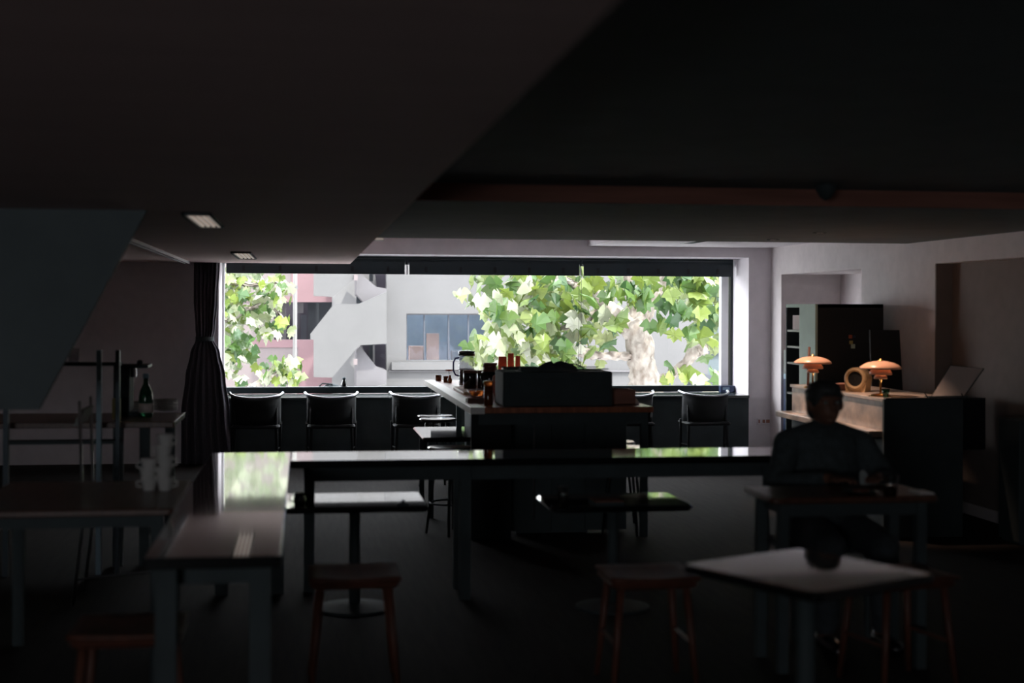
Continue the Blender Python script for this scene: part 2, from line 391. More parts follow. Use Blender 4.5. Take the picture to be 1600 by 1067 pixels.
MB().grid(lambda u, v: Vector((pb.x + .19 * math.cos(2 * math.pi * u) * math.sqrt(max(0, 1 - (v * .98) ** 2)) * (1 + .1 * math.sin(6 * u)), pb.y + .11 * math.sin(2 * math.pi * u) * math.sqrt(max(0, 1 - (v * .98) ** 2)), ZC + .085 * v * (1 + .25 * math.sin(2 * math.pi * u + 1)))), 28, 9, True).build('body', 'dark_cloth', bag, smooth=True)
MB().tube([(pb.x - .12, pb.y, ZC + .05), (pb.x - .06, pb.y - .02, ZC + .105), (pb.x + .04, pb.y - .02, ZC + .1), (pb.x + .11, pb.y, ZC + .04)], .008, 6).build('strap', 'black_paint', bag, smooth=True)
pb = at(533, 614, Z=ZC)
bt = thing('dark_bottle', 'slim dark bottle standing beside the slumped black bag', 'bottle', (pb.x + .03, pb.y - .05, ZC))
MB().lathe([(.03, 0), (.034, .01), (.034, .1), (.02, .135), (.017, .15)], (pb.x + .03, pb.y - .05, ZC), 16).build('body', 'black_gloss', bt, smooth=True)
MB().lathe([(.019, .148), (.019, .172), (.012, .176)], (pb.x + .03, pb.y - .05, ZC), 14).build('cap', 'black_paint', bt, smooth=True)
pd = at(1136, 613, Z=ZC)
dv = thing('small_device', 'small dark blue device with pale label by the white window post', 'device', (pd.x, pd.y, ZC))
MB().rbox((pd.x - .085, pd.y - .03, ZC), (pd.x + .085, pd.y + .05, ZC + .075), .012).build('case', 'navy', dv)
B((pd.x - .06, pd.y - .033, ZC + .03), (pd.x + .02, pd.y - .029, ZC + .06)).build('label', 'screen_pale', dv)

# ------------------------------------------------------------------ chairs with curved rails at the window
def window_chair():
    t = thing('armchair', '', 'chair', (0, 0, 0), 'curved-back chairs facing the window')
    # chair faces +Y; the rail bows towards -Y
    def rail(u):
        g = (u - .5) * math.pi * .98
        return Vector((.262 * math.sin(g), .16 - .26 * math.cos(g), .748 - .04 * math.cos(g) ** 1.2))
    MB().tube([rail(i / 20) for i in range(21)], .013, 8).build('crest_rail', 'steel', t, smooth=True)
    for u in (0, 1): MB().ell(rail(u), (.017, .017, .017), 10, 8).build('rail_end', 'steel', t, smooth=True)
    MB().grid(lambda u, v: rail(.1 + .8 * u) + Vector((0, .012 + .03 * v, -.014 - .28 * v)), 18, 4).build('backrest', 'chair_black', t, smooth=True).modifiers.new('s', 'SOLIDIFY').thickness = .012
    MB().rbox((-.24, -.1, .405), (.24, .36, .44), .06).build('seat', 'chair_black', t)
    for sx in (-1, 1):
        MB().tube([(sx * .245, .17, .46), (sx * .24, .17, .42), (sx * .235, .18, 0)], [.013, .016, .012], 8).build('front_leg', 'chair_black', t, smooth=True)
        MB().tube([(sx * .2, .05, .70), (sx * .2, .0, .44), (sx * .215, -.06, 0)], [.011, .016, .012], 8).build('rear_leg', 'chair_black', t, smooth=True)
        MB().tube([(sx * .21, -.04, .2), (sx * .235, .17, .2)], .008, 6).build('stretcher', 'chair_black', t)
    return t
wch = window_chair()
labs = [(400, 'black curved-rail chair nearest the curtain, at the window counter'), (518, 'black curved-rail chair in front of the slumped bag'),
        (651, 'black curved-rail chair just left of the wooden island counter'), (985, 'black curved-rail chair peeking out at the right of the island counter'),
        (1103, 'black curved-rail chair nearest the white window post')]
for i, (px, lab) in enumerate(labs):
    p = at(px, 614, Y=14.42); o = wch if i == 0 else copy_tree(wch)
    o.location = (p.x, 14.36, 0); o['label'] = lab
    o.scale.z = 1.0

# ------------------------------------------------------------------ wooden island counter
ZI = .92
ic = thing('island_counter', 'long wooden island counter with pale edge in front of the window', 'counter', (1.78, 11.6, 0))
X0, X1, Y0, Y1 = 1.135, 2.43, 9.75, 13.56
B((X0 + .1, Y0, ZI - .04), (X1, Y1, ZI)).build('top', 'wood_top', ic, bevel=.004)
B((X0, Y0, ZI - .045), (X0 + .1, Y1, ZI + .002)).build('edge_strip', 'wood_edge', ic, bevel=.003)
B((X0 + .06, Y0 + .02, ZI - .12), (X1 - .06, Y0 + .05, ZI - .04)).build('apron', 'black_paint', ic)
B((X0 + .06, Y1 - .05, ZI - .12), (X1 - .06, Y1 - .02, ZI - .04)).build('apron', 'black_paint', ic)
B((1.5, Y0 + .3, 0), (2.02, Y1 - .2, ZI - .04)).build('body', 'black_paint', ic)
for a, b in ((X0 + .01, Y0 + .03), (X1 - .31, Y1 - .09)):
    B((a, b, 0), (a + .28, b + .05, ZI - .04)).build('leg_panel', 'chair_black', ic, bevel=.003)
for a, b in ((X1 - .08, Y0 + .03), (X0 + .3, Y1 - .09)):
    B((a, b, 0), (a + .05, b + .05, ZI - .04)).build('leg', 'black_paint', ic, bevel=.003)
for a in (1.42, 1.62): MB().tube([(a, Y0 + .25, ZI - .06), (a, Y0 + .25, .1)], .006, 6).build('cable_rod', 'steel', ic)
for a in (1.45, 2.0): B((a, Y0 + .27, .02), (a + .3, Y0 + .3, .8)).build('cabinet_door', 'black_paint', ic, bevel=.003)
def on(px, py): return at(px, py, Z=ZI)
# carafe
p = on(729, 603)
cf = thing('glass_carafe', 'tall glass carafe of black coffee with dark lid and blue handle', 'carafe', p)
MB().lathe([(.068, 0), (.07, .01), (.07, .285), (.066, .285), (.066, .008)], p, 24).build('glass_body', 'cup_glass', cf, smooth=True)
MB().lathe([(.064, .009), (.064, .15)], p, 24).build('coffee', 'coffee', cf, smooth=True)
MB().lathe([(.073, .268), (.076, .305), (.06, .311), (.01, .317)], p, 24).build('lid', 'black_gloss', cf, smooth=True)
MB().tube([p + Vector(v) for v in ((-.068, 0, .25), (-.1, 0, .245), (-.118, 0, .21), (-.118, 0, .14), (-.1, 0, .1), (-.068, 0, .09))], .008, 8).build('handle', 'blue_handle', cf, smooth=True)
MB().tube([p + Vector((.071 * math.cos(t * .2618), .071 * math.sin(t * .2618), .15)) for t in range(24)], .004, 6, True).build('band', 'steel', cf)
# small amber cups
for px, py, r, lab in ((685, 592, .034, 'amber glass cup at the far pale edge of the island counter'), (697, 594, .03, 'amber glass cup right beside the carafe handle')):
    p = on(px, py + 3); t = thing('amber_cup', lab, 'cup', p, 'amber cups on the island counter')
    MB().lathe([(r * .8, 0), (r, .055), (r * .92, .055), (r * .7, .006)], p, 18).build('bowl', 'amber', t, smooth=True)
    MB().lathe([(r * .7, .008), (r * .88, .045)], p, 16).build('drink', 'tea_orange', t, smooth=True)
p = on(703, 598); fl = thing('pink_flower', 'small pink flower in a bud vase behind the carafe', 'flower', p)
MB().lathe([(.018, 0), (.022, .03), (.01, .06), (.012, .07)], p, 14).build('vase', 'amber', fl, smooth=True)
MB().tube([p + Vector((0, 0, .03)), p + Vector((-.01, 0, .11))], .003, 5).build('stem', 'leaf_deep', fl)
for k in range(6):
    g = k * math.pi / 3
    MB().ell(p + Vector((-.01 + .02 * math.cos(g), .02 * math.sin(g), .115)), (.014, .014, .008), 8, 5).build('petal', 'terracotta', fl, smooth=True)
# canisters
for px, py, r, h, lab in ((735, 611, .06, .17, 'dark coffee canister in front of the glass carafe'), (751, 609, .055, .16, 'dark coffee canister below the pile of wooden coasters')):
    p = on(px, py); t = thing('coffee_canister', lab, 'canister', p, 'dark canisters on the island counter')
    MB().lathe([(r, 0), (r, h - .02), (r * .96, h - .015)], p, 20).build('body', 'black_gloss', t, smooth=True)
    MB().lathe([(r * 1.03, h - .02), (r * 1.03, h), (r * .9, h + .004)], p, 20).build('lid', 'wood_seat', t, smooth=True)
p = on(765, 612)
for k in range(4):
    o = MB().lathe([(.056, 0), (.058, .004), (.058, .015), (.055, .018)], p + Vector((.004 * (k % 2), 0, .165 + .0182 * k)), 18).build('wooden_coaster', 'wood_seat', None, p + Vector((0, 0, .165 + .0182 * k)), True)
    tag(o, ('lowest', 'second lowest', 'second highest', 'topmost')[k] + ' round wooden coaster in the pile behind the orange-capped jar', 'coaster', 'pile of wooden coasters')
t = tag(MB().lathe([(.07, 0), (.07, .16), (.066, .164)], p, 20).build('storage_tin', 'black_gloss', None, p, True), 'black round tin under the pile of wooden coasters', 'tin')
for px, top, w_, lab in ((785, 557, .062, 'widest terracotta paper cup, left of the two slim ones'), (798, 552, .045, 'tall slim terracotta cup behind the black machine'), (809, 556, .036, 'narrowest terracotta cup beside the tall slim one')):
    p = on(px, 600); h = at(px, top, Y=p.y).z - ZI
    o = MB().lathe([(w_ * .62, h), (w_ * .6, h), (w_ * .75, .0), (w_ * .8, 0)][::-1], p, 18).build('terracotta_cup', 'paper_cup', None, p, True)
    tag(o, lab, 'cup', 'terracotta cups on the island counter')
# boards, tea glass, jar
p = on(722, 611); bo = thing('serving_board', 'pale wooden serving board on the island counter near its pale edge', 'board', p)
MB().rbox((p.x - .05, p.y - .55, ZI), (p.x + .04, p.y + .25, ZI + .022), .02).build('board', 'pale_wood', bo)
MB().rbox((p.x - .02, p.y + .24, ZI), (p.x + .01, p.y + .34, ZI + .02), .01).build('handle', 'pale_wood', bo)
p = on(745, 620); tg = thing('tea_bowl', 'glass bowl of glowing orange tea beside the serving board', 'bowl', p)
MB().lathe([(.05, 0), (.075, .04), (.08, .06), (.076, .06), (.045, .006)], p, 22).build('bowl', 'cup_glass', tg, smooth=True)
MB().lathe([(.044, .008), (.073, .05)], p, 22).build('tea', 'tea_orange', tg, smooth=True)
p = on(763, 634); jr = thing('jar', 'tall dark jar with orange cap left of the black machine', 'jar', p)
MB().lathe([(.03, 0), (.032, .01), (.032, .135), (.026, .145)], p, 18).build('body', 'amber', jr, smooth=True)
MB().lathe([(.034, .14), (.034, .172), (.03, .176)], p, 18).build('cap', 'tea_orange', jr, smooth=True)
p = on(752, 630); tr = thing('wooden_tray', 'low brown wooden tray in front of the tea bowl', 'tray', p)
B((p.x - .1, p.y - .02, ZI), (p.x + .07, p.y + .12, ZI + .008)).build('base', 'wood_seat', tr)
for a, b in (((-.1, -.02), (.07, -.012)), ((-.1, .112), (.07, .12)), ((-.1, -.012), (-.092, .112)), ((.062, -.012), (.07, .112))):
    B((p.x + a[0], p.y + a[1], ZI + .008), (p.x + b[0], p.y + b[1], ZI + .03)).build('rim', 'wood_seat', tr)
p = on(777, 620); tag(MB().lathe([(.022, 0), (.04, .05), (.042, .1), (.036, .16), (.024, .17)], p, 18).build('clay_vase', 'terracotta', None, p, True), 'small round clay vase tucked against the black machine', 'vase')
p = on(800, 622); tag(MB().rbox((p.x - .07, p.y, ZI), (p.x + .07, p.y + .12, ZI + .235), .03).build('grey_kettle_box', 'grey_plastic', None, p), 'pale grey rounded box just behind the left end of the black machine', 'box')
# black machine
pl, pr = on(787, 636), on(953, 633)
mz = at(870, 581, Y=pl.y + .05).z
mc = thing('espresso_machine', 'wide black machine with rounded corners on the island counter', 'coffee machine', ((pl.x + pr.x) / 2, pl.y + .25, ZI))
MB().rbox((pl.x, pl.y + .03, ZI), (pr.x, pl.y + .48, mz), .025, 4).build('body', 'black_paint', mc)
B((pl.x + .05, pl.y + .024, ZI + .06), (pr.x - .05, pl.y + .031, mz - .05)).build('back_panel', 'black_paint', mc, bevel=.002)
for a in (.05, .4): MB().tube([(pl.x + .03, pl.y + a, mz + .02), (pr.x - .03, pl.y + a, mz + .02)], .004, 6).build('cup_rail', 'black_paint', mc)
# things on the machine
px0, px1 = at(813, 580, Y=pl.y + .2), at(842, 580, Y=pl.y + .2)
tag(MB().rbox((px0.x, pl.y + .18, mz), (px1.x, pl.y + .32, mz + .03), .01).build('flat_box', 'black_paint', None, ((px0.x + px1.x) / 2, pl.y + .25, mz)), 'flat dark box on top of the black machine', 'box')
px0, px1 = at(838, 580, Y=pl.y + .2), at(905, 580, Y=pl.y + .2); cxm = (px0.x + px1.x) / 2; hw = (px1.x - px0.x) / 2
sk = thing('cloth_bag', 'rumpled black cloth bag with loop handle on top of the machine', 'bag', (cxm, pl.y + .25, mz))
MB().grid(lambda u, v: Vector((cxm + hw * math.cos(2 * math.pi * u) * math.sqrt(max(0, 1 - (v * .97) ** 2)), pl.y + .25 + .1 * math.sin(2 * math.pi * u) * math.sqrt(max(0, 1 - (v * .97) ** 2)), mz + .058 * v * (1 + .18 * math.sin(2 * math.pi * u * 3 + 4 * v) + .1 * math.sin(17 * u)))), 40, 9, True).build('body', 'dark_cloth', sk, smooth=True)
MB().tube([(cxm + .05, pl.y + .2, mz + .045), (cxm + .12, pl.y + .19, mz + .05), (cxm + .175, pl.y + .19, mz + .03), (cxm + .19, pl.y + .2, mz + .008)], .006, 6).build('loop_handle', 'black_paint', sk, smooth=True)
# right of the machine
a, b = on(957, 632), on(990, 631)
bx = thing('open_box', 'small dark open box right of the black machine', 'box', ((a.x + b.x) / 2, a.y + .1, ZI)); zt = at(970, 609, Y=a.y).z
for c0, c1 in (((a.x, a.y), (b.x, a.y + .008)), ((a.x, a.y + .2), (b.x, a.y + .208)), ((a.x, a.y + .008), (a.x + .008, a.y + .2)), ((b.x - .008, a.y + .008), (b.x, a.y + .2))):
    B((*c0, ZI), (*c1, zt)).build('side', 'brown_beam', bx)
B((a.x, a.y, ZI), (b.x, a.y + .208, ZI + .006)).build('bottom', 'black_paint', bx)
p = on(992, 631)
tag(MB().grid(lambda u, v: p + Vector((.035 * math.cos(2 * math.pi * u) * (1 - .6 * v) * (1 + .3 * math.sin(13 * u)), .03 * math.sin(2 * math.pi * u) * (1 - .6 * v), .03 * v * (1 + .3 * math.sin(9 * u)))), 18, 5, True).build('paper_napkin', 'paper', None, p), 'crumpled white napkin at the right corner of the island counter', 'napkin')

# ------------------------------------------------------------------ counter stools
def counter_stool(z, r):
    t = thing('counter_stool', '', 'stool', (0, 0, 0), 'round black stools at the island counter')
    MB().lathe([(r * .9, z - .03), (r, z - .022), (r, z - .006), (r * .95, z), (r * .5, z + .001)], (0, 0, 0), 32).build('seat', 'black_lacquer', t, smooth=False)
    for k in range(4):
        g = math.pi / 4 + k * math.pi / 2; c_, s_ = math.cos(g), math.sin(g)
        MB().tube([(r * .6 * c_, r * .6 * s_, z - .03), (r * 1.05 * c_, r * 1.05 * s_, 0)], [.012, .01], 8).build('leg', 'dark_steel', t, smooth=True)
    MB().tube([(r * .9 * math.cos(i * math.pi / 12), r * .9 * math.sin(i * math.pi / 12), .22) for i in range(24)], .007, 6, True).build('foot_ring', 'dark_steel', t, smooth=True)
    return t
st0 = counter_stool(.62, .168)
for i, (px, py, lab) in enumerate(((680, 648.5, 'round black stool farther of the pair under the pale counter edge'), (684, 653.5, 'round black stool nearer of the pair under the pale counter edge'),
        (705, 697.5, 'round black stool in front of the shiny bench'), (957, 689, 'round black stool farther of the pair at the right of the island counter'), (973, 697.5, 'round black stool nearer of the pair at the right of the island counter'))):
    p = at(px, py, Z=.62); o = st0 if i == 0 else copy_tree(st0); o.location = (p.x, p.y, 0); o['label'] = lab; o.rotation_euler.z = .3 * i
a, b = at(645, 667, Z=.62), at(655, 684, Z=.62)
bn = thing('bench', 'shiny black bench tucked under the left of the island counter', 'bench', ((a.x + 1.39) / 2, (a.y + b.y) / 2, 0))
MB().rbox((a.x, b.y, .585), (1.39, a.y, .62), .03).build('seat', 'black_lacquer', bn)
for x in (a.x + .05, 1.33):
    for y in (b.y + .05, a.y - .09): B((x, y, 0), (x + .04, y + .04, .585)).build('leg', 'black_paint', bn)

# ------------------------------------------------------------------ long glossy tables
ZT = .78
lt = thing('long_table', 'narrow glossy black table running toward the window, reflecting the tree', 'table', (-.3, 6.5, 0))
MB().rbox((-.52, 4.78, ZT - .04), (-.075, 8.22, ZT), .01).build('top', 'black_lacquer', lt)
B((-.46, 4.95, ZT - .12), (-.14, 8.1, ZT - .04)).build('apron', 'black_paint', lt)
for x in (-.49, -.18):
    for y in (4.86, 8.07): B((x, y, 0), (x + .07, y + .07, ZT - .04)).build('leg', 'black_paint', lt)
ct = thing('long_table', 'long narrow glossy black table crossing the room before the island counter', 'table', (1.3, 7.95, 0))
MB().rbox((-.07, 7.74, ZT - .04), (2.95, 8.22, ZT), .01).build('top', 'black_lacquer', ct)
B((.02, 7.8, ZT - .12), (2.85, 8.14, ZT - .04)).build('apron', 'black_paint', ct)
for x, y in ((.0, 8.1), (.85, 7.78), (.85, 8.1), (2.8, 7.78), (2.8, 8.1)): B((x, y, 0), (x + .06, y + .06, ZT - .04)).build('leg', 'black_paint', ct)
# two small tables
def small_table(name, x0, y0, x1, y1, z, label, rz=0, m_='black_lacquer', r=.03):
    cx, cy = (x0 + x1) / 2, (y0 + y1) / 2
    t = thing(name, label, 'table', (0, 0, 0))
    MB().rbox((x0 - cx, y0 - cy, z - .03), (x1 - cx, y1 - cy, z), r).build('top', m_, t)
    MB().tube([(0, 0, z - .03), (0, 0, .03)], .03, 12).build('column', 'black_paint', t, smooth=True)
    MB().lathe([(.2, 0), (.2, .012), (.06, .03)], (0, 0, 0), 24).build('foot', 'black_paint', t)
    MB().tube([(-.15, 0, z - .035), (.15, 0, z - .035)], .012, 6).build('bracket', 'black_paint', t)
    t.location = (cx, cy, 0); t.rotation_euler.z = rz; return t
ZLOW = .58
ta, tb_ = at(445, 780, Z=ZLOW), at(670, 791, Z=ZLOW)
small_table('cafe_table', ta.x, tb_.y, tb_.x, at(655, 768, Z=ZLOW).y, ZLOW, 'low glossy black table with white window reflection beside the long table')
ta, tb_ = at(845, 780, Z=ZLOW), at(1088, 790, Z=ZLOW)
small_table('cafe_table', ta.x, tb_.y, tb_.x, at(1065, 768, Z=ZLOW).y, ZLOW, 'low glossy black table with green reflection in the middle foreground', r=.06)
tl = small_table('cafe_table', -.275, -.294, .275, .294, ZT, 'small square glossy table turned at an angle in the right foreground')
tl.location = (1.58, 4.335, 0); tl.rotation_euler.z = math.atan2(.505, -.216) - math.pi / 2 + math.pi
tl.rotation_euler.z = math.atan2(.267, .524)
# things on the two small tables (dark outlines against the reflections)
def on2(px, py): return at(px, py, Z=ZT)
def on3(px, py): return at(px, py, Z=ZLOW)
p = on3(468, 788); jg = thing('milk_jug', 'small dark jug with curved spout on the left low table', 'jug', p)
MB().lathe([(.028, 0), (.032, .02), (.028, .05), (.024, .062), (.021, .062), (.026, .01)], p, 18).build('body', 'black_gloss', jg, smooth=True)
MB().tube([p + Vector((-.026, 0, .05)), p + Vector((-.05, 0, .05)), p + Vector((-.05, 0, .02)), p + Vector((-.03, 0, .014))], .004, 6).build('handle', 'black_gloss', jg)
MB().tube([p + Vector((.02, 0, .05)), p + Vector((.045, 0, .064)), p + Vector((.06, 0, .058))], [.009, .006, .004], 8).build('spout', 'black_gloss', jg, smooth=True)
p = on3(630, 790); sc = thing('place_card_holder', 'small dark card holder on the right end of the left low table', 'card holder', p)
MB().lathe([(.03, 0), (.03, .008), (.01, .014), (.008, .03)], p, 16).build('base', 'black_paint', sc)
p = on3(880, 786); gl = thing('drinking_glass', 'clear tumbler on the left end of the green-reflecting low table', 'glass', p)
MB().lathe([(.028, 0), (.034, .09), (.032, .09), (.026, .006)], p, 18).build('tumbler', 'cup_glass', gl, smooth=True)
MB().lathe([(.025, .008), (.03, .06)], p, 18).build('drink', 'coffee', gl, smooth=True)
p = on3(955, 789); mn = thing('menu_block', 'low dark menu block on the green-reflecting low table', 'menu', p)
MB().rbox((p.x - .09, p.y - .01, ZLOW), (p.x + .07, p.y + .16, ZLOW + .016), .006).build('cover', 'black_paint', mn)
B((p.x - .086, p.y - .006, ZLOW + .016), (p.x + .066, p.y + .156, ZLOW + .02)).build('page', 'brown_beam', mn)
# wooden stools in front of the small tables
def wood_stool():
    t = thing('wooden_stool', '', 'stool', (0, 0, 0), 'brown wooden stools in the foreground')
    def top(u, v):
        x, y = (u - .5) * .38, (v - .5) * .36
        return Vector((x, y, .48 - .018 * math.cos(min(1, math.hypot(x, y) / .19) * math.pi / 2)))
    MB().rbox((-.19, -.18, .435), (.19, .18, .462), .045).build('seat', 'wood_seat', t)
    MB().grid(top, 9, 9).build('seat_dish', 'wood_seat', t, smooth=True).modifiers.new('s', 'SOLIDIFY').thickness = .012
    for sx in (-1, 1):
        for sy in (-1, 1): MB().tube([(sx * .14, sy * .13, .44), (sx * .18, sy * .17, 0)], [.017, .013], 8).build('leg', 'wood_seat', t, smooth=True)
        MB().tube([(sx * .163, -.15, .2), (sx * .163, .15, .2)], .009, 6).build('stretcher', 'wood_seat', t)
    return t
ws = wood_stool()
for i, (px, py, rz, lab) in enumerate(((553, 892, 0, 'brown wooden stool below the left low table'), (1010, 892, 0, 'brown wooden stool left of the angled square table'),
        (1402, 893, .2, 'brown wooden stool just beyond the angled square table'), (203, 975, 0, 'brown wooden stool at the lower left, barely lit'))):
    p = at(px, py, Z=.48); o = ws if i == 0 else copy_tree(ws); o.location = (p.x, p.y, 0); o.rotation_euler.z = rz; o['label'] = lab

# ------------------------------------------------------------------ the person's wooden table and chair
wt = thing('dining_table', 'brown wooden table in front of the seated person', 'table', (2.42, 6.17, 0))
MB().rbox((2.02, 5.98, ZT - .03), (2.80, 6.40, ZT), .03).build('top', 'dark_wood', wt)
for x in (2.07, 2.71):
    for y in (6.02, 6.32): B((x, y, 0), (x + .045, y + .045, ZT - .03)).build('leg', 'black_paint', wt)
B((2.1, 6.03, ZT - .09), (2.73, 6.36, ZT - .03)).build('apron', 'black_paint', wt)
p = on2(1391, 777); g2 = thing('drinking_glass', 'dim tumbler on the brown table before the seated person', 'glass', p)
MB().lathe([(.03, 0), (.036, .1), (.034, .1), (.027, .006)], p, 18).build('tumbler', 'cup_glass', g2, smooth=True)
MB().lathe([(.026, .008), (.031, .05)], p, 18).build('drink', 'coffee', g2, smooth=True)
p = on2(1440, 770); tag(MB().box((p.x - .035, p.y - .06, ZT), (p.x + .035, p.y + .06, ZT + .008)).build('phone', 'white_gloss', None, p, bevel=.003), 'small white phone at the right end of the brown table', 'phone')
p = on2(1345, 772); pt = thing('plate', 'round dark plate on the brown table before the person', 'plate', p)
MB().lathe([(.05, 0), (.085, .012), (.083, .015), (.048, .005)], p, 28).build('dish', 'black_gloss', pt, smooth=True)
MB().ell(p + Vector((0, 0, .016)), (.04, .03, .014), 14, 8).build('cake', 'wood_seat', pt, smooth=True)
dc = thing('dining_chair', 'dark chair the silhouetted person sits on', 'chair', (2.545, 6.85, 0))
MB().rbox((2.33, 6.6, .42), (2.76, 7.06, .45), .04).build('seat', 'black_paint', dc)
MB().grid(lambda u, v: Vector((2.34 + .41 * u, 7.05 + .03 * v + .03 * math.cos((u - .5) * 3), .62 + .18 * v)), 12, 4).build('backrest', 'black_paint', dc, smooth=True).modifiers.new('s', 'SOLIDIFY').thickness = .015
for x in (2.36, 2.73):
    MB().tube([(x, 6.65, .43), (x, 6.63, 0)], .014, 8).build('leg', 'black_paint', dc)
    MB().tube([(x, 7.09, .78), (x, 7.05, .43), (x, 7.08, 0)], .014, 8).build('leg', 'black_paint', dc)

# ------------------------------------------------------------------ the seated person (faces the camera)
def cap(mb, p0, p1, r0, r1, n=14):
    p0, p1 = Vector(p0), Vector(p1); d_ = (p1 - p0).normalized()
    pts, rs = [], []
    for k in range(5):
        g = math.pi / 2 * k / 4; pts.append(p0 - d_ * r0 * math.cos(g)); rs.append(max(.001, r0 * math.sin(g)))
    for k in range(5):
        g = math.pi / 2 * k / 4; pts.append(p1 + d_ * r1 * math.sin(g)); rs.append(max(.001, r1 * math.cos(g)))
    mb.tube(pts, rs, n)
def remesh(o, vs, it=4):
    r_ = o.modifiers.new('join', 'REMESH'); r_.mode = 'VOXEL'; r_.voxel_size = vs; r_.use_smooth_shade = True
    s_ = o.modifiers.new('soft', 'SMOOTH'); s_.iterations = it; s_.factor = .5
PX, PY = 2.57, 6.78
ps = thing('person', 'person in dark clothes seated facing the camera behind the brown table, in silhouette', 'person', (PX, PY, 0))
def V(x, y, z): return Vector((PX + x, PY + y, z))
sh = {-1: V(-.19, .02, .935), 1: V(.195, .03, .925)}
el = {-1: V(-.285, -.1, .755), 1: V(.29, -.08, .76)}
wr = {-1: V(-.12, -.36, .81), 1: V(.13, -.345, .81)}
hp = {s_: V(s_ * .1, .02, .53) for s_ in (-1, 1)}
kn = {s_: V(s_ * .13, -.42, .50) for s_ in (-1, 1)}
an = {s_: V(s_ * .14, -.38, .09) for s_ in (-1, 1)}
bd = MB()
bd.ell(V(.0, .02, 1.15), (.077, .094, .105), 22, 14)             # skull
bd.ell(V(.0, -.028, 1.105), (.055, .06, .072), 18, 11)           # face, jaw
bd.ell(V(.0, -.06, 1.058), (.026, .024, .02), 12, 8)             # chin
cap(bd, V(0, -.082, 1.155), V(0, -.104, 1.122), .009, .014)      # nose
cap(bd, V(-.02, -.083, 1.085), V(.02, -.083, 1.085), .009, .009) # mouth
for s_ in (-1, 1):
    bd.ell(V(s_ * .082, .012, 1.13), (.011, .022, .034), 10, 8)  # ears
    cap(bd, V(s_ * .014, -.08, 1.168), V(s_ * .05, -.07, 1.166), .008, .008)   # brows
cap(bd, V(0, .03, 1.06), V(0, .03, .98), .052, .058)
cap(bd, V(-.09, .03, .95), V(.09, .03, .95), .062, .062); cap(bd, V(0, .03, .9), V(0, .02, .58), .13, .14)
for s_ in (-1, 1):
    cap(bd, V(s_ * .06, .03, .94), V(s_ * .06, .02, .6), .1, .11)
    cap(bd, V(s_ * .04, .03, 1.0), sh[s_], .045, .055)
    cap(bd, sh[s_], el[s_], .052, .04); cap(bd, el[s_], wr[s_], .04, .026)
    cap(bd, hp[s_], kn[s_], .088, .06); cap(bd, kn[s_], an[s_], .056, .038)
    cap(bd, an[s_] + Vector((0, .03, -.04)), an[s_] + Vector((0, -.15, -.055)), .036, .03)
    # hand on the table: palm and five fingers
    h0 = wr[s_]; hd = (Vector((-s_ * .55, -.8, 0))).normalized(); hx = Vector((-hd.y, hd.x, 0)) * s_
    cap(bd, h0 + hd * .02 - hx * .018, h0 + hd * .085 - hx * .026, .017, .014); cap(bd, h0 + hd * .02 + hx * .012, h0 + hd * .08 + hx * .024, .017, .014); cap(bd, h0 + hd * .02, h0 + hd * .09, .018, .015)
    for k, ln in enumerate((.062, .075, .07, .055)):
        b0 = h0 + hd * .085 + hx * (.03 - .02 * k); b1 = b0 + hd * ln * .5 + Vector((0, 0, .006)); b2 = b0 + hd * ln * .95 + Vector((0, 0, -.014))
        cap(bd, b0, b1, .0088, .0084, 10); cap(bd, b1, b2, .0084, .007, 10)
    t0 = h0 + hd * .03 + hx * .028; t1 = t0 + hd * .03 + hx * .026; t2 = t1 + hd * .032 + hx * .004 + Vector((0, 0, -.006))
    cap(bd, t0, t1, .0115, .010, 10); cap(bd, t1, t2, .010, .0085, 10)
o = bd.build('body', 'skin', ps, smooth=True); remesh(o, .0075, 3)
for s_ in (-1, 1):
    MB().ell(V(s_ * .031, -.078, 1.148), (.012, .009, .0085), 12, 8).build('eye', 'grey_plastic', ps, smooth=True)
hb = MB()
hb.ell(V(0, .032, 1.165), (.093, .1, .092), 20, 12); hb.ell(V(.0, .0, 1.205), (.075, .085, .05), 18, 10)
hb.ell(V(0, .065, 1.12), (.08, .062, .09), 16, 10)
for k in range(26):
    g = R.uniform(0, math.pi * 2); zz = R.uniform(1.17, 1.24); rr = .083 * math.sqrt(max(.05, 1 - ((zz - 1.165) / .098) ** 2))
    hb.ell(V(rr * math.cos(g), .03 + rr * 1.1 * math.sin(g) if math.sin(g) > -.6 else .03 - rr * .85, zz), (.018, .018, .014), 8, 6)
o = hb.build('hair', 'hair', ps, smooth=True); remesh(o, .009, 2)
shb = MB()
cap(shb, V(0, .035, 1.01), V(0, .03, .99), .066, .07); cap(shb, V(-.09, .03, .94), V(.09, .03, .94), .078, .078); cap(shb, V(0, .03, .9), V(0, .02, .56), .15, .158)
for s_ in (-1, 1):
    cap(shb, V(s_ * .06, .03, .93), V(s_ * .06, .02, .57), .115, .128); cap(shb, V(s_ * .03, .03, 1.0), sh[s_], .058, .075)
    cap(shb, sh[s_], el[s_], .072, .056); cap(shb, el[s_], wr[s_] + (el[s_] - wr[s_]) * .12, .056, .038)
o = shb.build('jacket', 'dark_cloth', ps, smooth=True); remesh(o, .012, 4)
tb = MB()
cap(tb, V(-.1, .03, .56), V(.1, .03, .56), .115, .115)
for s_ in (-1, 1): cap(tb, hp[s_], kn[s_], .1, .074); cap(tb, kn[s_], an[s_] + Vector((0, 0, .03)), .07, .055)
o = tb.build('trousers', 'trouser_cloth', ps, smooth=True); remesh(o, .012, 4)
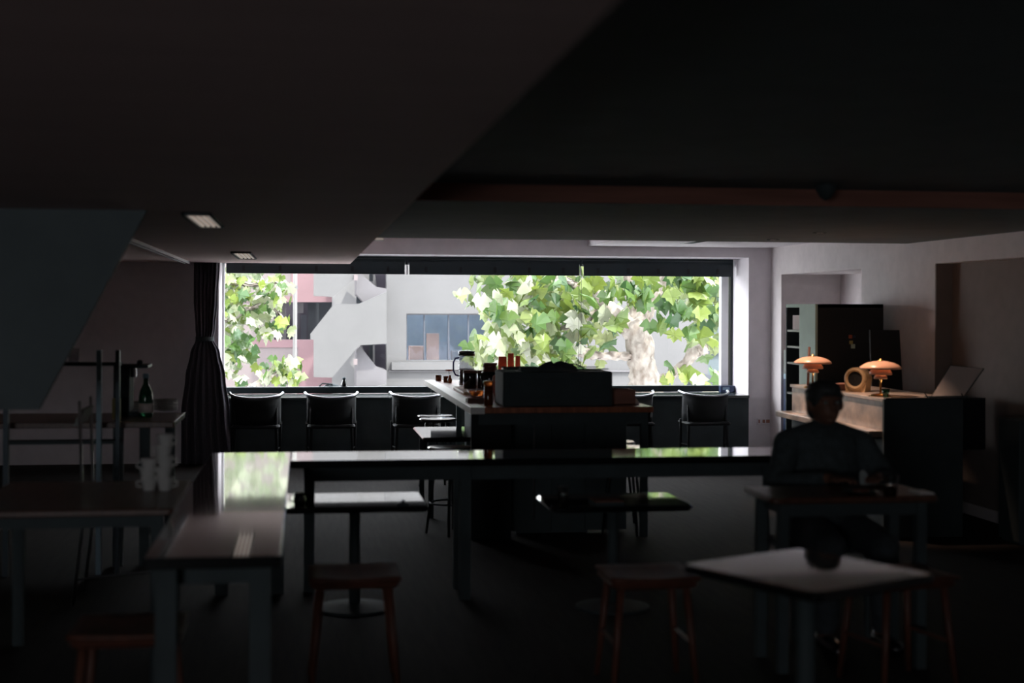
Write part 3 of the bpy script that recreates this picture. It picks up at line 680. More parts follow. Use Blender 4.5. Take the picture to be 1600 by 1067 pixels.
for s_ in (-1, 1):
    fb = MB(); cap(fb, an[s_] + Vector((0, .035, -.045)), an[s_] + Vector((0, -.16, -.052)), .045, .038)
    o = fb.build('shoe', 'black_gloss', ps, smooth=True); remesh(o, .01, 2)

# ------------------------------------------------------------------ marble bar at the right
XB = 4.06; YB0, YB1 = 9.55, 11.5
bar = thing('bar_counter', 'marble-fronted bar with dark end at the right', 'counter', (4.35, 10.5, 0))
B((XB, YB0 + .012, .75), (XB + .05, YB1, .955)).build('marble_front', 'marble', bar, bevel=.003)
B((XB - .012, YB0 + .012, .955), (4.63, YB1 + .02, .98)).build('top', 'marble', bar, bevel=.003)
B((XB - .11, YB0 + .03, .705), (XB + .04, YB1 + .1, .75)).build('ledge', 'marble', bar, bevel=.004)
B((XB, YB0 + .015, 0), (XB + .04, YB1, .705)).build('lower_front', 'black_paint', bar)
B((XB - .02, YB0 - .02, 0), (4.63, YB0 + .01, .975)).build('end_panel', 'black_paint', bar)
B((XB - .005, YB0 - .025, .975), (4.66, YB0 + .03, .985)).build('end_cap', 'dark_steel', bar)
B((4.6, YB0 + .012, 0), (4.63, YB1, .72)).build('rear_panel', 'black_paint', bar)
# lamps on the bar top
def bar_lamp(px, ptop, y, zb, w_, label):
    c_ = at(px, ptop, Y=y); c_ = Vector((c_.x, y, zb)); ht = at(px, ptop, Y=y).z - zb; k = w_ / .29
    t = thing('table_lamp', label, 'lamp', c_, 'tiered table lamps on the bar')
    MB().lathe([(.07 * k, 0), (.072 * k, .008), (.05 * k, .016), (.012, .022)], c_, 28).build('base', 'brass', t, smooth=True)
    MB().tube([c_ + Vector((0, 0, .02)), c_ + Vector((0, 0, ht - .05 * k))], .0075, 10).build('stem', 'brass', t, smooth=True)
    h = ht
    def shade(pr, nm):
        th = .003
        MB().lathe(pr + [(r_ - th, z_ - th * .6) for r_, z_ in pr[::-1]], c_, 40, True).build(nm, 'shade_enamel', t, smooth=True)
    shade([(.145 * k, h - .058 * k), (.142 * k, h - .046 * k), (.12 * k, h - .03 * k), (.09 * k, h - .016 * k), (.05 * k, h - .007 * k), (.022 * k, h - .004 * k)], 'upper_shade')
    shade([(.08 * k, h - .098 * k), (.077 * k, h - .082 * k), (.066 * k, h - .066 * k), (.05 * k, h - .056 * k), (.036 * k, h - .052 * k)], 'middle_shade')
    shade([(.047 * k, h - .128 * k), (.044 * k, h - .113 * k), (.034 * k, h - .102 * k), (.024 * k, h - .098 * k)], 'lower_shade')
    MB().lathe([(.022 * k, h - .006 * k), (.02 * k, h), (.006, h + .006), (.004, h + .016)], c_, 16).build('finial', 'brass', t, smooth=True)
    for g in (0, 2.094, 4.189):
        MB().tube([c_ + Vector((.02 * k * math.cos(g), .02 * k * math.sin(g), h - .008 * k)), c_ + Vector((.04 * k * math.cos(g), .04 * k * math.sin(g), h - .055 * k)), c_ + Vector((.026 * k * math.cos(g), .026 * k * math.sin(g), h - .1 * k))], .0025, 5).build('shade_arm', 'brass', t)
    bl = MB().ell(c_ + Vector((0, 0, h - .05 * k)), (.016, .016, .022), 12, 8).build('bulb', 'bulb', t, smooth=True)
    for dz, en in ((-.036, .12), (-.145, .12)):
        l = bpy.data.lights.new('lamp_glow', 'POINT'); l.energy = en; l.color = (1, .66, .36); l.shadow_soft_size = .012
        lo = bpy.data.objects.new('lamp_glow', l); COL.objects.link(lo); lo.parent = t; lo.location = (.028 if dz < -.1 else .03, 0, h + dz * k)
    return t
bar_lamp(1270, 556, 10.95, .98, .30, 'cream tiered table lamp left of the person\'s head, the farther of two')
bar_lamp(1376, 563, 9.85, .98, .30, 'cream tiered table lamp on the near end of the marble bar')
# arched wooden speaker
a = at(1331, 600, Y=10.35); b = at(1357, 600, Y=10.35); zb = .98; zt = at(1343, 574, Y=10.35).z
sp = thing('wooden_speaker', 'round-topped wooden speaker with dark hole between the lamps', 'speaker', ((a.x + b.x) / 2, 10.4, zb))
cx_, rw = (a.x + b.x) / 2, (zt - zb) * .47; zc = zt - rw
arch = [Vector((cx_ + rw * math.cos(t), 10.35, zc + rw * math.sin(t))) for t in [math.pi * k / 18 for k in range(19)]]
outer = [Vector((cx_ + rw * .85, 10.35, zb))] + arch + [Vector((cx_ - rw * .85, 10.35, zb))]
hole = [Vector((cx_ + rw * .62 * math.cos(2 * math.pi * k / 28), 10.35, zc + rw * .62 * math.sin(2 * math.pi * k / 28))) for k in range(28)]
mb = MB().prism(outer, (0, .12, 0)); mb.build('cabinet', 'pale_wood', sp)
MB().grid(lambda u, v: Vector((cx_ + rw * (.98 - .36 * v) * math.cos(2 * math.pi * u), 10.35 - .002 - .022 * math.sin(math.pi * min(1, v * 1.0)) * (1 if v < 1 else 0), zc + rw * (.98 - .36 * v) * math.sin(2 * math.pi * u))), 36, 7, True).build('ring', 'pale_wood', sp, smooth=True)
MB().grid(lambda u, v: Vector((cx_ + rw * (.64 - .6 * v) * math.cos(2 * math.pi * u), 10.345 + 0 * v, zc + rw * (.64 - .6 * v) * math.sin(2 * math.pi * u))), 28, 4, True).build('cone', 'deep_black', sp, smooth=True)
sp.rotation_euler.z = -.75
# small things on the bar
a = at(1316, 612, Y=10.6); tag(MB().rbox((a.x - .06, 10.55, .98), (a.x + .12, 10.75, 1.03), .006).build('wooden_box', 'brown_beam', None, (a.x, 10.65, .98)), 'dim brown wooden box beside the round-topped speaker', 'box')
a = at(1384, 616, Y=9.72); tag(MB().lathe([(.02, 0), (.022, .03), (.03, .06), (.026, .06)], (a.x, 9.72, .98), 14).build('green_cup', 'bottle_green', None, (a.x, 9.72, .98), True), 'dim green glass at the near end of the marble bar', 'glass')
a = at(1290, 560, Y=10.9); tag(MB().tube([(a.x, 11.3, .98), (a.x + .01, 11.3, 1.3)], .011, 8).build('wooden_stick', 'wood_seat', None, (a.x, 11.3, .98), True), 'thin reddish wooden stick upright behind the farther lamp', 'stick')
# tilted reading stand at the bar end
bl_, br_, tr_, tlv = at(1452, 623, Y=9.62), at(1503, 624, Y=9.62), at(1538, 575, Y=9.95), at(1485, 570, Y=9.95)
rs = thing('reading_stand', 'tilted stand holding a large white sheet at the dark bar end', 'stand', (4.5, 9.7, .985))
nrm = (br_ - bl_).cross(tlv - bl_).normalized()
MB().prism([bl_ + nrm * -.004, br_ + nrm * -.004, tr_ + nrm * -.004, tlv + nrm * -.004], nrm * -.012).build('board', 'black_paint', rs)
def ins(p_, c_, k=.05): return p_ + (c_ - p_) * k
cc = (bl_ + br_ + tr_ + tlv) / 4
MB().prism([ins(v, cc) for v in (bl_, br_, tr_, tlv)], nrm * -.003).build('sheet', 'paper', rs)
for v, dx in ((bl_, -.05), (br_, -.02)):
    MB().tube([v + Vector((dx, -.03, .045)), v + Vector((dx + .03, -.03, .0)), v + Vector((dx + .08, 0, -.005))], .004, 6).build('wire_clip', 'dark_steel', rs)
MB().tube([(cc.x, 9.93, .9), (cc.x + .05, 9.98, 1.12)], .012, 8).build('prop', 'black_paint', rs)
B((bl_.x - .02, 9.58, .985), (br_.x + .02, 9.66, .992)).build('lip', 'black_paint', rs)
# blue-grey cabinet behind the bar end
a, b = at(1500, 640, Y=9.95), at(1541, 640, Y=9.95)
cb = thing('side_cabinet', 'narrow blue-grey wall cabinet behind the dark bar end', 'cabinet', ((a.x + b.x) / 2, 10.1, at(1520, 703, Y=9.95).z))
z0_, z1_ = at(1520, 703, Y=9.95).z, at(1520, 622, Y=9.95).z
B((4.68, 9.96, z0_), (b.x, 10.4, z1_)).build('body', 'dark_steel', cb, bevel=.004)
B((4.69, 9.945, z0_ + .01), (b.x - .01, 9.96, z1_ - .01)).build('door', 'dark_steel', cb, bevel=.003)
MB().tube([(4.74, 9.935, .9), (4.74, 9.935, 1.0)], .005, 6).build('handle', 'steel', cb)
# black loudspeaker at the right edge of the frame
a = at(1593, 658, Y=9.1)
fs_ = thing('floor_speaker', 'tall black loudspeaker at the far right edge of the picture', 'speaker', (a.x + .12, 9.2, 0))
MB().rbox((a.x, 9.1, .02), (5.04, 9.4, a.z), .01).build('cabinet', 'black_paint', fs_)
for zz, rr in ((.55, .06), (.3, .08)):
    MB().lathe([(rr, 0), (rr, .008), (rr * .85, .003), (rr * .3, .001)], (0, 0, 0), 24).build('driver', 'black_gloss', fs_, (0, 0, 0)).rotation_euler = (math.pi / 2, 0, 0)
for o in fs_.children:
    if o.name.startswith('driver'): o.location = (.0, -.1, .62 if o.name == 'driver' else .34)
MB().box((a.x + .02, 9.12, 0), (5.02, 9.38, .02)).build('plinth', 'black_paint', fs_)

# ------------------------------------------------------------------ cabinets in the alcove
YC0 = 11.62; XC = at(1274, 500, Y=YC0).x; YC1 = at(1228, 500, X=XC).y; ZCB = at(1300, 475, Y=YC0).z
gc = thing('tall_cabinet', 'tall dark cabinet with pale green side at the wall alcove', 'cabinet', (4.75, 12.2, 0))
xr_ = min(5.04, at(1380, 500, Y=YC0).x); YP = at(1249, 500, X=XC).y
B((XC + .02, YC0, 0), (xr_, YC0 + .02, ZCB)).build('back_panel', 'chair_black', gc)
B((XC, YC0, .05), (XC + .02, YP, ZCB - .03)).build('side_panel', 'green_panel', gc)
B((XC, YC0, ZCB - .03), (xr_, YC1, ZCB)).build('top', 'green_panel', gc)
B((XC, YC1 - .02, .05), (xr_, YC1, ZCB - .03)).build('far_panel', 'black_paint', gc)
B((xr_ - .02, YC0 + .02, 0), (xr_, YC1 - .02, ZCB - .03)).build('rear_panel', 'black_paint', gc)
B((XC + .02, YC0 + .02, 0), (xr_ - .02, YC1 - .02, .05)).build('bottom', 'black_paint', gc)
B((XC + .26, YC0 + .02, .05), (XC + .28, YC1 - .02, ZCB - .03)).build('divider', 'black_paint', gc)
for zz in (.85, 1.12, 1.265, 1.41): B((XC + .005, YP, zz), (XC + .26, YC1 - .02, zz + .018)).build('shelf', 'grey_plastic', gc)
o = B((XC + .03, YP + .06, 1.428), (XC + .2, YP + .26, 1.428 + .13)).build('paper_parcel', 'paper', None, (XC + .1, YP + .15, 1.428), bevel=.003); tag(o, 'white parcel on the top shelf of the tall green-sided cabinet', 'parcel')
for i, (px, py, s_, m_) in enumerate(((1329, 526, .03, 'terracotta'), (1335, 526, .022, 'navy'), (1330, 535, .03, 'yellow_card'), (1333, 541, .035, 'green_panel'))):
    p = at(px, py, Y=YC0 - .006)
    tag(B((p.x - s_ / 2, YC0 - .006, p.z - s_ / 2), (p.x + s_ / 2, YC0 - .0005, p.z + s_ / 2)).build('fridge_magnet', m_, None, (p.x, YC0 - .003, p.z)), ('small reddish magnet at the top left of the cluster on the dark cabinet', 'small navy magnet at the top right of the cluster on the dark cabinet', 'small yellowish magnet in the middle of the cluster on the dark cabinet', 'small pale green magnet at the bottom of the cluster on the dark cabinet')[i], 'magnet', 'magnets on the dark cabinet')
a, b = at(1369, 520, Y=11.05), at(1415, 516, Y=11.05)
lb = thing('leaning_board', 'black board leaning beside the tall dark cabinet', 'board', ((a.x + b.x) / 2, 11.05, 0))
MB().prism([Vector((a.x, 11.05, 0)), Vector((b.x + .035, 11.05, 0)), Vector((b.x, 11.17, b.z)), Vector((a.x, 11.17, b.z))], (0, .03, .0)).build('panel', 'chair_black', lb)
for x in (a.x + .06, b.x - .06): B((x - .02, 11.01, 0), (x + .02, 11.05, .03)).build('foot', 'black_paint', lb)
# items in the narrow gap left of the cabinet
for px, y0_, y1_, m_, lab in ((1223, 548, 586, 'grey_plastic', 'grey box at the top of the gap left of the tall cabinet'), (1223, 586, 594, 'box_blue', 'thin pale blue box in the gap left of the tall cabinet'), (1223, 594, 642, 'navy', 'navy box at the bottom of the gap left of the tall cabinet')):
    p0, p1 = at(1218.5, y1_, Y=14.25), at(1228, y0_, Y=14.25)
    zb_ = p0.z if m_ != 'navy' else 0
    tag(MB().rbox((5.06, 14.25, zb_), (5.17, 14.6, p1.z - .001), .008).build('storage_box', m_, None, (5.115, 14.42, zb_)), lab, 'box', 'stacked boxes in the alcove')
# wall socket
p = at(1193, 658, Y=YW); so_ = thing('wall_socket', 'white wall socket plate with dark outlets below the window corner', 'socket', (p.x, YW, p.z))
B((p.x - .075, YW - .008, p.z - .04), (p.x + .075, YW, p.z + .035)).build('plate', 'white_plaster', so_, bevel=.002)
for k, w_ in ((-.052, .008), (0, .014), (.047, .02)): B((p.x + k - w_, YW - .011, p.z - .018), (p.x + k + w_, YW - .008, p.z + .018)).build('outlet', 'brown_beam', so_)

# ------------------------------------------------------------------ ceiling fittings
def slot_light(pxs, y0_, y1_, label):
    a = at(pxs[0], y0_, Z=2.07); b = at(pxs[1], y1_, Z=2.07); y_n, y_f = a.y, b.y
    x0, x1 = a.x, b.x; x0, x1 = min(x0, x1), max(x0, x1)
    t = thing('slot_light', label, 'ceiling light', ((x0 + x1) / 2, (y_n + y_f) / 2, 2.07), 'slotted ceiling lights in the soffit')
    fr = .012
    for c0, c1 in (((x0, y_n), (x1, y_n + fr)), ((x0, y_f - fr), (x1, y_f)), ((x0, y_n), (x0 + fr, y_f)), ((x1 - fr, y_n), (x1, y_f))):
        B((*c0, 2.055), (*c1, 2.07)).build('frame_bar', 'black_paint', t)
    n = 4; g = (x1 - x0 - 2 * fr) / n
    for k in range(n):
        B((x0 + fr + g * (k + .28), y_n + fr, 2.06), (x0 + fr + g * (k + .8), y_f - fr, 2.069)).build('tube', 'lamp_lit', t)
    return t
slot_light((283, 350), 332, 353, 'slotted ceiling light nearer of the two, upper left')
slot_light((360, 401), 393, 403, 'slotted ceiling light close to the window end of the soffit')
a, b = at(193, 374, Z=2.05), at(294, 412, Z=2.05); yf = min(b.y, 14.9)
tk = thing('ceiling_track', 'thin white track running along the soffit toward the window', 'track', (a.x, (a.y + yf) / 2, 2.05))
for dx in (-.022, .022): B((a.x + dx - .007, a.y, 2.045), (a.x + dx + .007, yf, 2.07)).build('rail', 'white_gloss', tk)
B((a.x - .02, a.y, 2.06), (a.x + .02, yf, 2.07)).build('channel', 'dark_steel', tk)
p = at(591, 373.5, Y=11.75); sl = thing('emergency_light', 'small white light at the corner where soffit and beam meet', 'light', (p.x, 11.75, p.z + .03))
B((p.x - .05, 11.7, p.z - .014), (p.x + .045, 11.78, p.z + .012)).build('body', 'white_gloss', sl, bevel=.003)
B((p.x - .045, 11.698, p.z - .01), (p.x + .04, 11.7, p.z + .008)).build('diffuser', 'lamp_lit', sl)
B((p.x - .01, 11.73, p.z + .012), (p.x + .01, 11.75, 2.4)).build('stem', 'white_gloss', sl)
p0 = at(1065, 380, Z=2.283)
gr = thing('air_vent', 'dark air slot in the white ceiling above the window', 'vent', (p0.x + .1, p0.y - .3, 2.283))
B((p0.x, p0.y - 1.2, 2.279), (p0.x + .12, p0.y, 2.283)).build('slot', 'black_paint', gr)
B((p0.x - .015, p0.y - 1.2, 2.277), (p0.x, p0.y, 2.283)).build('trim', 'white_frame', gr)
for y_, lab in ((9.95, 'recessed warm downlight above the near end of the marble bar'), (11.0, 'recessed warm downlight above the far end of the marble bar')):
    dl = thing('downlight', lab, 'ceiling light', (3.72, y_, 2.17), 'recessed downlights over the bar')
    MB().lathe([(.05, 2.165), (.05, 2.17), (.036, 2.17), (.036, 2.165)], (3.72, y_, 0), 24, True).build('ring', 'black_paint', dl)
    MB().lathe([(.035, 2.167), (.035, 2.169)], (3.72, y_, 0), 20).build('lens', 'lamp_lit', dl)
    l = bpy.data.lights.new('downlight_beam', 'SPOT'); l.energy = 95; l.color = (1, .66, .48); l.spot_size = math.radians(52); l.spot_blend = .8; l.shadow_soft_size = .03
    lo = bpy.data.objects.new('downlight_beam', l); COL.objects.link(lo); lo.parent = dl; lo.location = (0, 0, -.01); lo.rotation_euler = (0, math.radians(-17), 0)
p = at(1290, 318, Y=7.1)
ss = thing('spotlight', 'small dark cone spotlight hanging from the dark ceiling at the right', 'spotlight', (p.x, 7.1, 2.262))
MB().lathe([(.006, 2.175), (.03, 2.19), (.062, 2.245), (.062, 2.252)], (p.x, 7.1, 0), 20).build('shade', 'black_paint', ss, smooth=True)
MB().tube([(p.x, 7.1, 2.25), (p.x, 7.1, 2.262)], .03, 12).build('mount', 'black_paint', ss)

# ------------------------------------------------------------------ coffee station at the left
ZK = .9
k0 = at(290, 640, Z=ZK); YK0, YK1 = 8.95, 9.75
xk = at(283, 650, Z=ZK).x
sb_ = thing('sideboard', 'dim wooden side table with plates and a coffee maker at the left', 'table', (xk - .7, 9.3, 0))
MB().rbox((xk - 1.3, YK0, ZK - .035), (xk, YK1, ZK), .01).build('top', 'dark_wood', sb_)
for x in (xk - 1.25, xk - .38, xk - .22):
    B((x, YK0 + .1, 0), (x + .06, YK0 + .16, ZK - .035)).build('leg', 'black_paint', sb_)
for x in (xk - 1.25, xk - .12): B((x, YK1 - .12, 0), (x + .06, YK1 - .06, ZK - .035)).build('leg', 'black_paint', sb_)
B((xk - 1.25, YK0 + .1, .3), (xk - .1, YK1 - .1, .325)).build('shelf', 'black_paint', sb_)
for px, n, lab in ((218, 5, 'stack farther from the curtain'), (256, 6, 'stack nearer the curtain')):
    c_ = at(px, 643, Z=ZK); zz = ZK
    for k in range(n):
        o = MB().lathe([(.045, 0), (.08, .009), (.084, .0125), (.08, .0125), (.043, .004)], (c_.x + R.uniform(-.003, .003), c_.y + .1, zz + k * .0128), 26).build('plate', 'china', None, (c_.x, c_.y + .1, zz + k * .0128), True)
        tag(o, ('bottom', 'second', 'third', 'fourth', 'fifth', 'topmost sixth')[k] + ' white plate up in the ' + lab + ' on the side table', 'plate', 'stacked plates on the side table')
p = at(205, 648, Z=ZK); a = at(178, 600, Y=9.45); b = at(232, 600, Y=9.45); zt = at(205, 570, Y=9.45).z
cm = thing('coffee_maker', 'dark coffee maker with a thin steel top on the side table', 'coffee maker', ((a.x + b.x) / 2, 9.5, ZK))
MB().rbox((a.x, 9.42, ZK), (a.x + .1, 9.68, zt - .02), .01).build('body', 'black_paint', cm)
MB().rbox((a.x, 9.42, zt - .02), (b.x, 9.68, zt), .008).build('head', 'dark_steel', cm)
MB().rbox((a.x, 9.42, ZK), (b.x - .02, 9.68, ZK + .03), .008).build('drip_tray', 'black_paint', cm)
MB().lathe([(.018, 0), (.018, .02), (.01, .03)], (b.x - .06, 9.5, zt), 14).build('knob', 'black_paint', cm)
MB().tube([(b.x - .1, 9.5, zt - .02), (b.x - .1, 9.5, zt - .08)], .02, 12).build('spout', 'steel', cm)
p = Vector((at(228, 630, Y=9.36).x, 9.36, ZK))
gb = thing('green_bottle', 'dark green glass bottle standing by the coffee maker', 'bottle', p)
MB().lathe([(.04, 0), (.045, .01), (.045, .13), (.038, .17), (.018, .215), (.016, .25)], p, 20).build('body', 'bottle_green', gb, smooth=True)
MB().lathe([(.02, .25), (.02, .275), (.017, .28)], p, 16).build('cap', 'screen_pale', gb, smooth=True)
MB().lathe([(.0462, .03), (.0462, .09)], p, 20).build('paper_label', 'paper', gb, smooth=True)
p = at(198, 646, Z=ZK); tag(MB().box((p.x - .03, 9.2, ZK), (p.x + .02, 9.23, ZK + .13)).build('menu_card', 'yellow_card', None, (p.x, 9.215, ZK), bevel=.001), 'small yellowish card standing left of the plates', 'card')
# equipment rack with two bluish posts
a, b = at(155, 600, Y=8.8), at(184, 600, Y=8.8)
rk = thing('equipment_rack', 'dark rack with two bluish upright posts beside the side table', 'rack', ((a.x + b.x) / 2 - .2, 8.8, 0))
zt = at(155, 547, Y=8.8).z
B((a.x - .014, 8.78, 0), (a.x + .014, 8.82, zt)).build('post', 'box_blue', rk)
B((b.x - .012, 8.78, 0), (b.x + .012, 8.82, zt)).build('post', 'dark_steel', rk)
B((a.x - .55, 8.78, 0), (a.x - .52, 8.82, zt)).build('post', 'dark_steel', rk)
for zz in (.35, .78, 1.25):
    B((a.x - .55, 8.822, zz), (b.x + .012, 8.93, zz + .02)).build('shelf', 'black_paint', rk)
for k, (dx, lab) in enumerate(((-.38, 'left'), (-.27, 'middle'), (-.16, 'right'))):
    c_ = Vector((a.x + dx, 8.875, 1.2705)); tag(MB().lathe([(.03, 0), (.036, .085), (.033, .085), (.028, .006)], c_, 16).build('rack_glass', 'cup_glass', None, c_, True), lab + ' of three dim glasses on the top of the dark rack', 'glass', 'glasses on the rack')
# stacked cups on the long table
def cup_mesh(c_, k=1.0):
    return MB().lathe([(.026 * k, 0), (.028 * k, .004), (.038 * k, .05), (.041 * k, .056), (.041 * k, .06), (.036 * k, .06), (.025 * k, .008)], c_, 22)
st_ = thing('side_table', 'dim brown wooden table holding the stacked white cups', 'table', (-.95, 6.6, 0))
MB().rbox((-1.4, 6.1, ZT - .05), (-.54, 7.1, ZT - .02), .02).build('top', 'dark_wood', st_)
for x in (-1.36, -.64):
    for y in (6.16, 6.98): B((x, y, 0), (x + .05, y + .05, ZT - .05)).build('leg', 'black_paint', st_)
B((-1.3, 6.2, ZT - .11), (-.64, 7.0, ZT - .05)).build('apron', 'black_paint', st_)
ZU = ZT - .02
names_ = ('bottom', 'second', 'third', 'fourth', 'topmost')
for j, (px, n) in enumerate(((257, 5), (232, 3))):
    c_ = at(px, 766, Z=ZU); hh = .05 if j == 0 else .044
    for k in range(n):
        cc_ = Vector((c_.x + .003 * (-1) ** k, c_.y, ZU + k * hh))
        t = thing('coffee_cup', (names_[k] if k < n - 1 else 'topmost') + (' white cup in the taller stack on the brown table' if j == 0 else ' white cup in the shorter stack on the brown table'), 'cup', cc_, 'stacked cups on the brown table')
        cup_mesh(cc_).build('bowl', 'china', t, smooth=True)
        g = -1 if (k + j) % 2 else 1
        MB().tube([cc_ + Vector((g * .034, -.01, .046)), cc_ + Vector((g * .055, -.012, .042)), cc_ + Vector((g * .055, -.012, .022)), cc_ + Vector((g * .031, -.01, .016))], .0045, 6).build('handle', 'china', t, smooth=True)
# tilted metal chair
a = at(122, 665, Y=7.9)
fc = thing('metal_chair', 'dim metal-framed chair with tilted pale backrest at the left edge', 'chair', (a.x, 7.9, 0))
MB().prism([at(115, 665, Y=7.9), at(122, 665, Y=7.9), at(132, 640, Y=7.92), at(125, 640, Y=7.92)], (.0, .36, 0)).build('backrest', 'grey_plastic', fc)
MB().rbox((a.x + .02, 7.86, .44), (a.x + .42, 8.3, .46), .03).build('seat', 'black_paint', fc)
for y in (7.88, 8.28):
    MB().tube([(a.x + .01, y, 1.1), (a.x + .03, y, .45), (a.x - .02, y, 0)], .008, 8).build('leg', 'steel', fc, smooth=True)
    MB().tube([(a.x + .38, y, .45), (a.x + .42, y, 0)], .008, 8).build('leg', 'steel', fc, smooth=True)
MB().tube([(a.x - .01, 7.88, .14), (a.x + .41, 7.88, .18)], .006, 6).build('stretcher', 'steel', fc)

# ================================================================== outside
struct(B((-40, 15.9, -4.3), (60, 80, -4.0)).build('ground', 'asphalt'))
def PB(pts, Y, th): return MB().prism([at(x, y, Y=Y) for x, y in pts], (0, th, 0))
def rect(x0, y0, x1, y1): return [(x0, y1), (x1, y1), (x1, y0), (x0, y0)]
# white building
YH = 26.5
wb = thing('white_building', 'overexposed white building with a wide blue-grey window', 'building', (at(800, 500, Y=YH).x, YH, -4))
for r_ in (rect(604, 300, 635, 1000), rect(635, 300, 762, 490), rect(635, 563, 762, 1000), rect(762, 300, 1106, 1000)):
    PB(r_, YH, .3).build('wall', 'concrete_white', wb)
PB(rect(612, 566, 770, 578), YH - .12, .14).build('sill', 'concrete_white', wb)
PB(rect(608, 579, 1000, 581), YH - .06, .1).build('string_course', 'concrete_shade', wb)
wnf = PB(rect(634, 489, 763, 492), YH + .08, .1).build('window_frame', 'concrete_shade', wb)
for x in (634, 662, 700, 731): PB(rect(x, 489, x + 2, 564), YH + .1, .06).build('window_bar', 'roof_grey', wnf)
PB(rect(635, 490, 762, 563), YH + .2, .01).build('pane', 'tinted_glass', wb)
PB(rect(600, 470, 790, 600), YH + 1.6, .1).build('inner_wall', 'room_blue', wb)
PB(rect(667, 521, 686, 566), YH + .6, .12).build('inner_curtain', 'peach_curtain', wb)
PB(rect(640, 541, 663, 566), YH + .7, .3).build('inner_cabinet', 'peach_curtain', wb)
PB(rect(707, 548, 724, 566), YH + .6, .3).build('inner_cabinet', 'concrete_shade', wb)
# stair tower
YS = 25.6
stt = thing('stair_tower', 'white concrete outdoor staircase zigzagging up the facade', 'staircase', (at(545, 500, Y=YS).x, YS, -4))
PB(rect(519, 300, 603, 1000), 28.2, .2).build('rear_wall', 'pier_lifted', stt)
PB([(519, 300), (557, 300), (557, 1000), (519, 1000)], 27.2, .25).build('pier', 'pier_lifted', stt)
PB([(485, 522), (522, 475), (560, 475), (604, 456), (604, 537), (564, 539), (556, 546), (519, 590), (490, 589), (490, 531), (485, 530)][::-1], YS, .2).build('balustrade', 'concrete_stair', stt)
PB([(490, 300), (604, 300), (604, 340), (560, 362), (560, 426), (553, 436), (519, 464), (490, 462)], YS, .2).build('balustrade', 'concrete_stair', stt)
PB([(490, 650), (522, 612), (560, 612), (604, 600), (604, 700), (490, 720)][::-1], YS, .2).build('balustrade', 'concrete_stair', stt)
PB([(557, 428), (559, 424), (588, 448), (604, 451), (604, 457), (568, 472), (557, 460)], YS + .35, 1.0).build('stair_flight', 'concrete_shade', stt)
PB([(557, 547), (563, 541), (590, 575), (604, 579), (604, 612), (557, 612)], YS + .35, 1.0).build('stair_flight', 'concrete_shade', stt)
PB([(586, 425), (604, 425), (604, 450), (590, 450)], 27.9, .2).build('door', 'dark_opening', stt)
PB([(566, 540), (604, 538), (604, 578), (580, 578)], 27.9, .2).build('door', 'dark_opening', stt)
for y0_, y1_ in ((425, 447), (539, 568)):
    PB(rect(583, y0_, 585.5, y1_), 27.7, .1).build('post', 'white_pole', stt); PB(rect(577, y0_, 583, y1_ - 8), 27.8, .05).build('pane', 'teal_door', stt)
PB([(557, 461), (567, 474), (557, 474)], YS + 1.0, .1).build('landing_screen', 'teal_door', stt)
PB([(557, 590), (567, 603), (557, 603)], YS + 1.0, .1).build('landing_screen', 'teal_door', stt)
for x, y in ((553, 429), (552.5, 561)): PB(rect(x, y, x + 6, y + 9), YS - .05, .12).build('lamp_box', 'pale_pink', stt)
# pink building
YK = 27.4
pk = thing('pink_building', 'pink walled building with a dark open storey behind the pole', 'building', (at(430, 500, Y=YK).x, YK, -4))
for r_, m_ in ((rect(200, 300, 520, 463), 'pale_pink'), (rect(455, 405, 491, 463), 'pink_wall'), (rect(200, 463, 519, 472), 'pink_wall'), (rect(200, 472, 428, 531), 'pale_pink'), (rect(200, 531, 491, 543), 'pink_wall'), (rect(200, 543, 466, 1000), 'pale_pink'), (rect(466, 543, 519, 1000), 'pink_wall')):
    th = .3 if r_[0][0] == 200 else .26
    PB(r_, YK - (.02 if m_ == 'pink_wall' else 0), th).build('wall_band', m_, pk)
PB(rect(400, 440, 540, 560), YK + 1.8, .1).build('inner_wall', 'dark_opening', pk)
PB(rect(431, 472, 447, 532), YK + .5, .1).build('inner_pier', 'concrete_shade', pk)
PB(rect(470, 492, 479, 534), YK + 1.5, .1).build('shutter', 'roof_grey', pk)
PB(rect(464, 473, 474, 489), YK + .7, .3).build('air_unit', 'concrete_shade', pk)
PB(rect(481, 462, 530, 540), YK + 1.2, .1).build('dark_door', 'teal_door', pk)
# pale blue building at the far right, low roofs
o = thing('blue_building', 'pale blue-green building behind the tree at the right', 'building', (at(1200, 500, Y=36).x, 36, -4))
PB(rect(1090, 200, 1420, 1100), 36, .4).build('wall', 'blue_building', o)
for k in range(5): PB(rect(1090, 300 + 62 * k, 1420, 305 + 62 * k), 35.9, .12).build('floor_band', 'roof_grey', o)
for x0, x1, y0_, lab in ((1016, 1048, 590, 'low grey roof left of the bluish one under the tree'), (1092, 1112, 584, 'bluish roof edge right of the trunk foot'), (1112, 1135, 594, 'lowest grey roof beside the white window post')):
    tag(PB([(x0, 640), (x1, 640), (x1, y0_ + 3), ((x0 + x1) / 2, y0_), (x0, y0_ + 6)], 24, 1.0).build('low_roof', 'roof_grey', None, at((x0 + x1) / 2, 640, Y=24.5)), lab, 'roof')
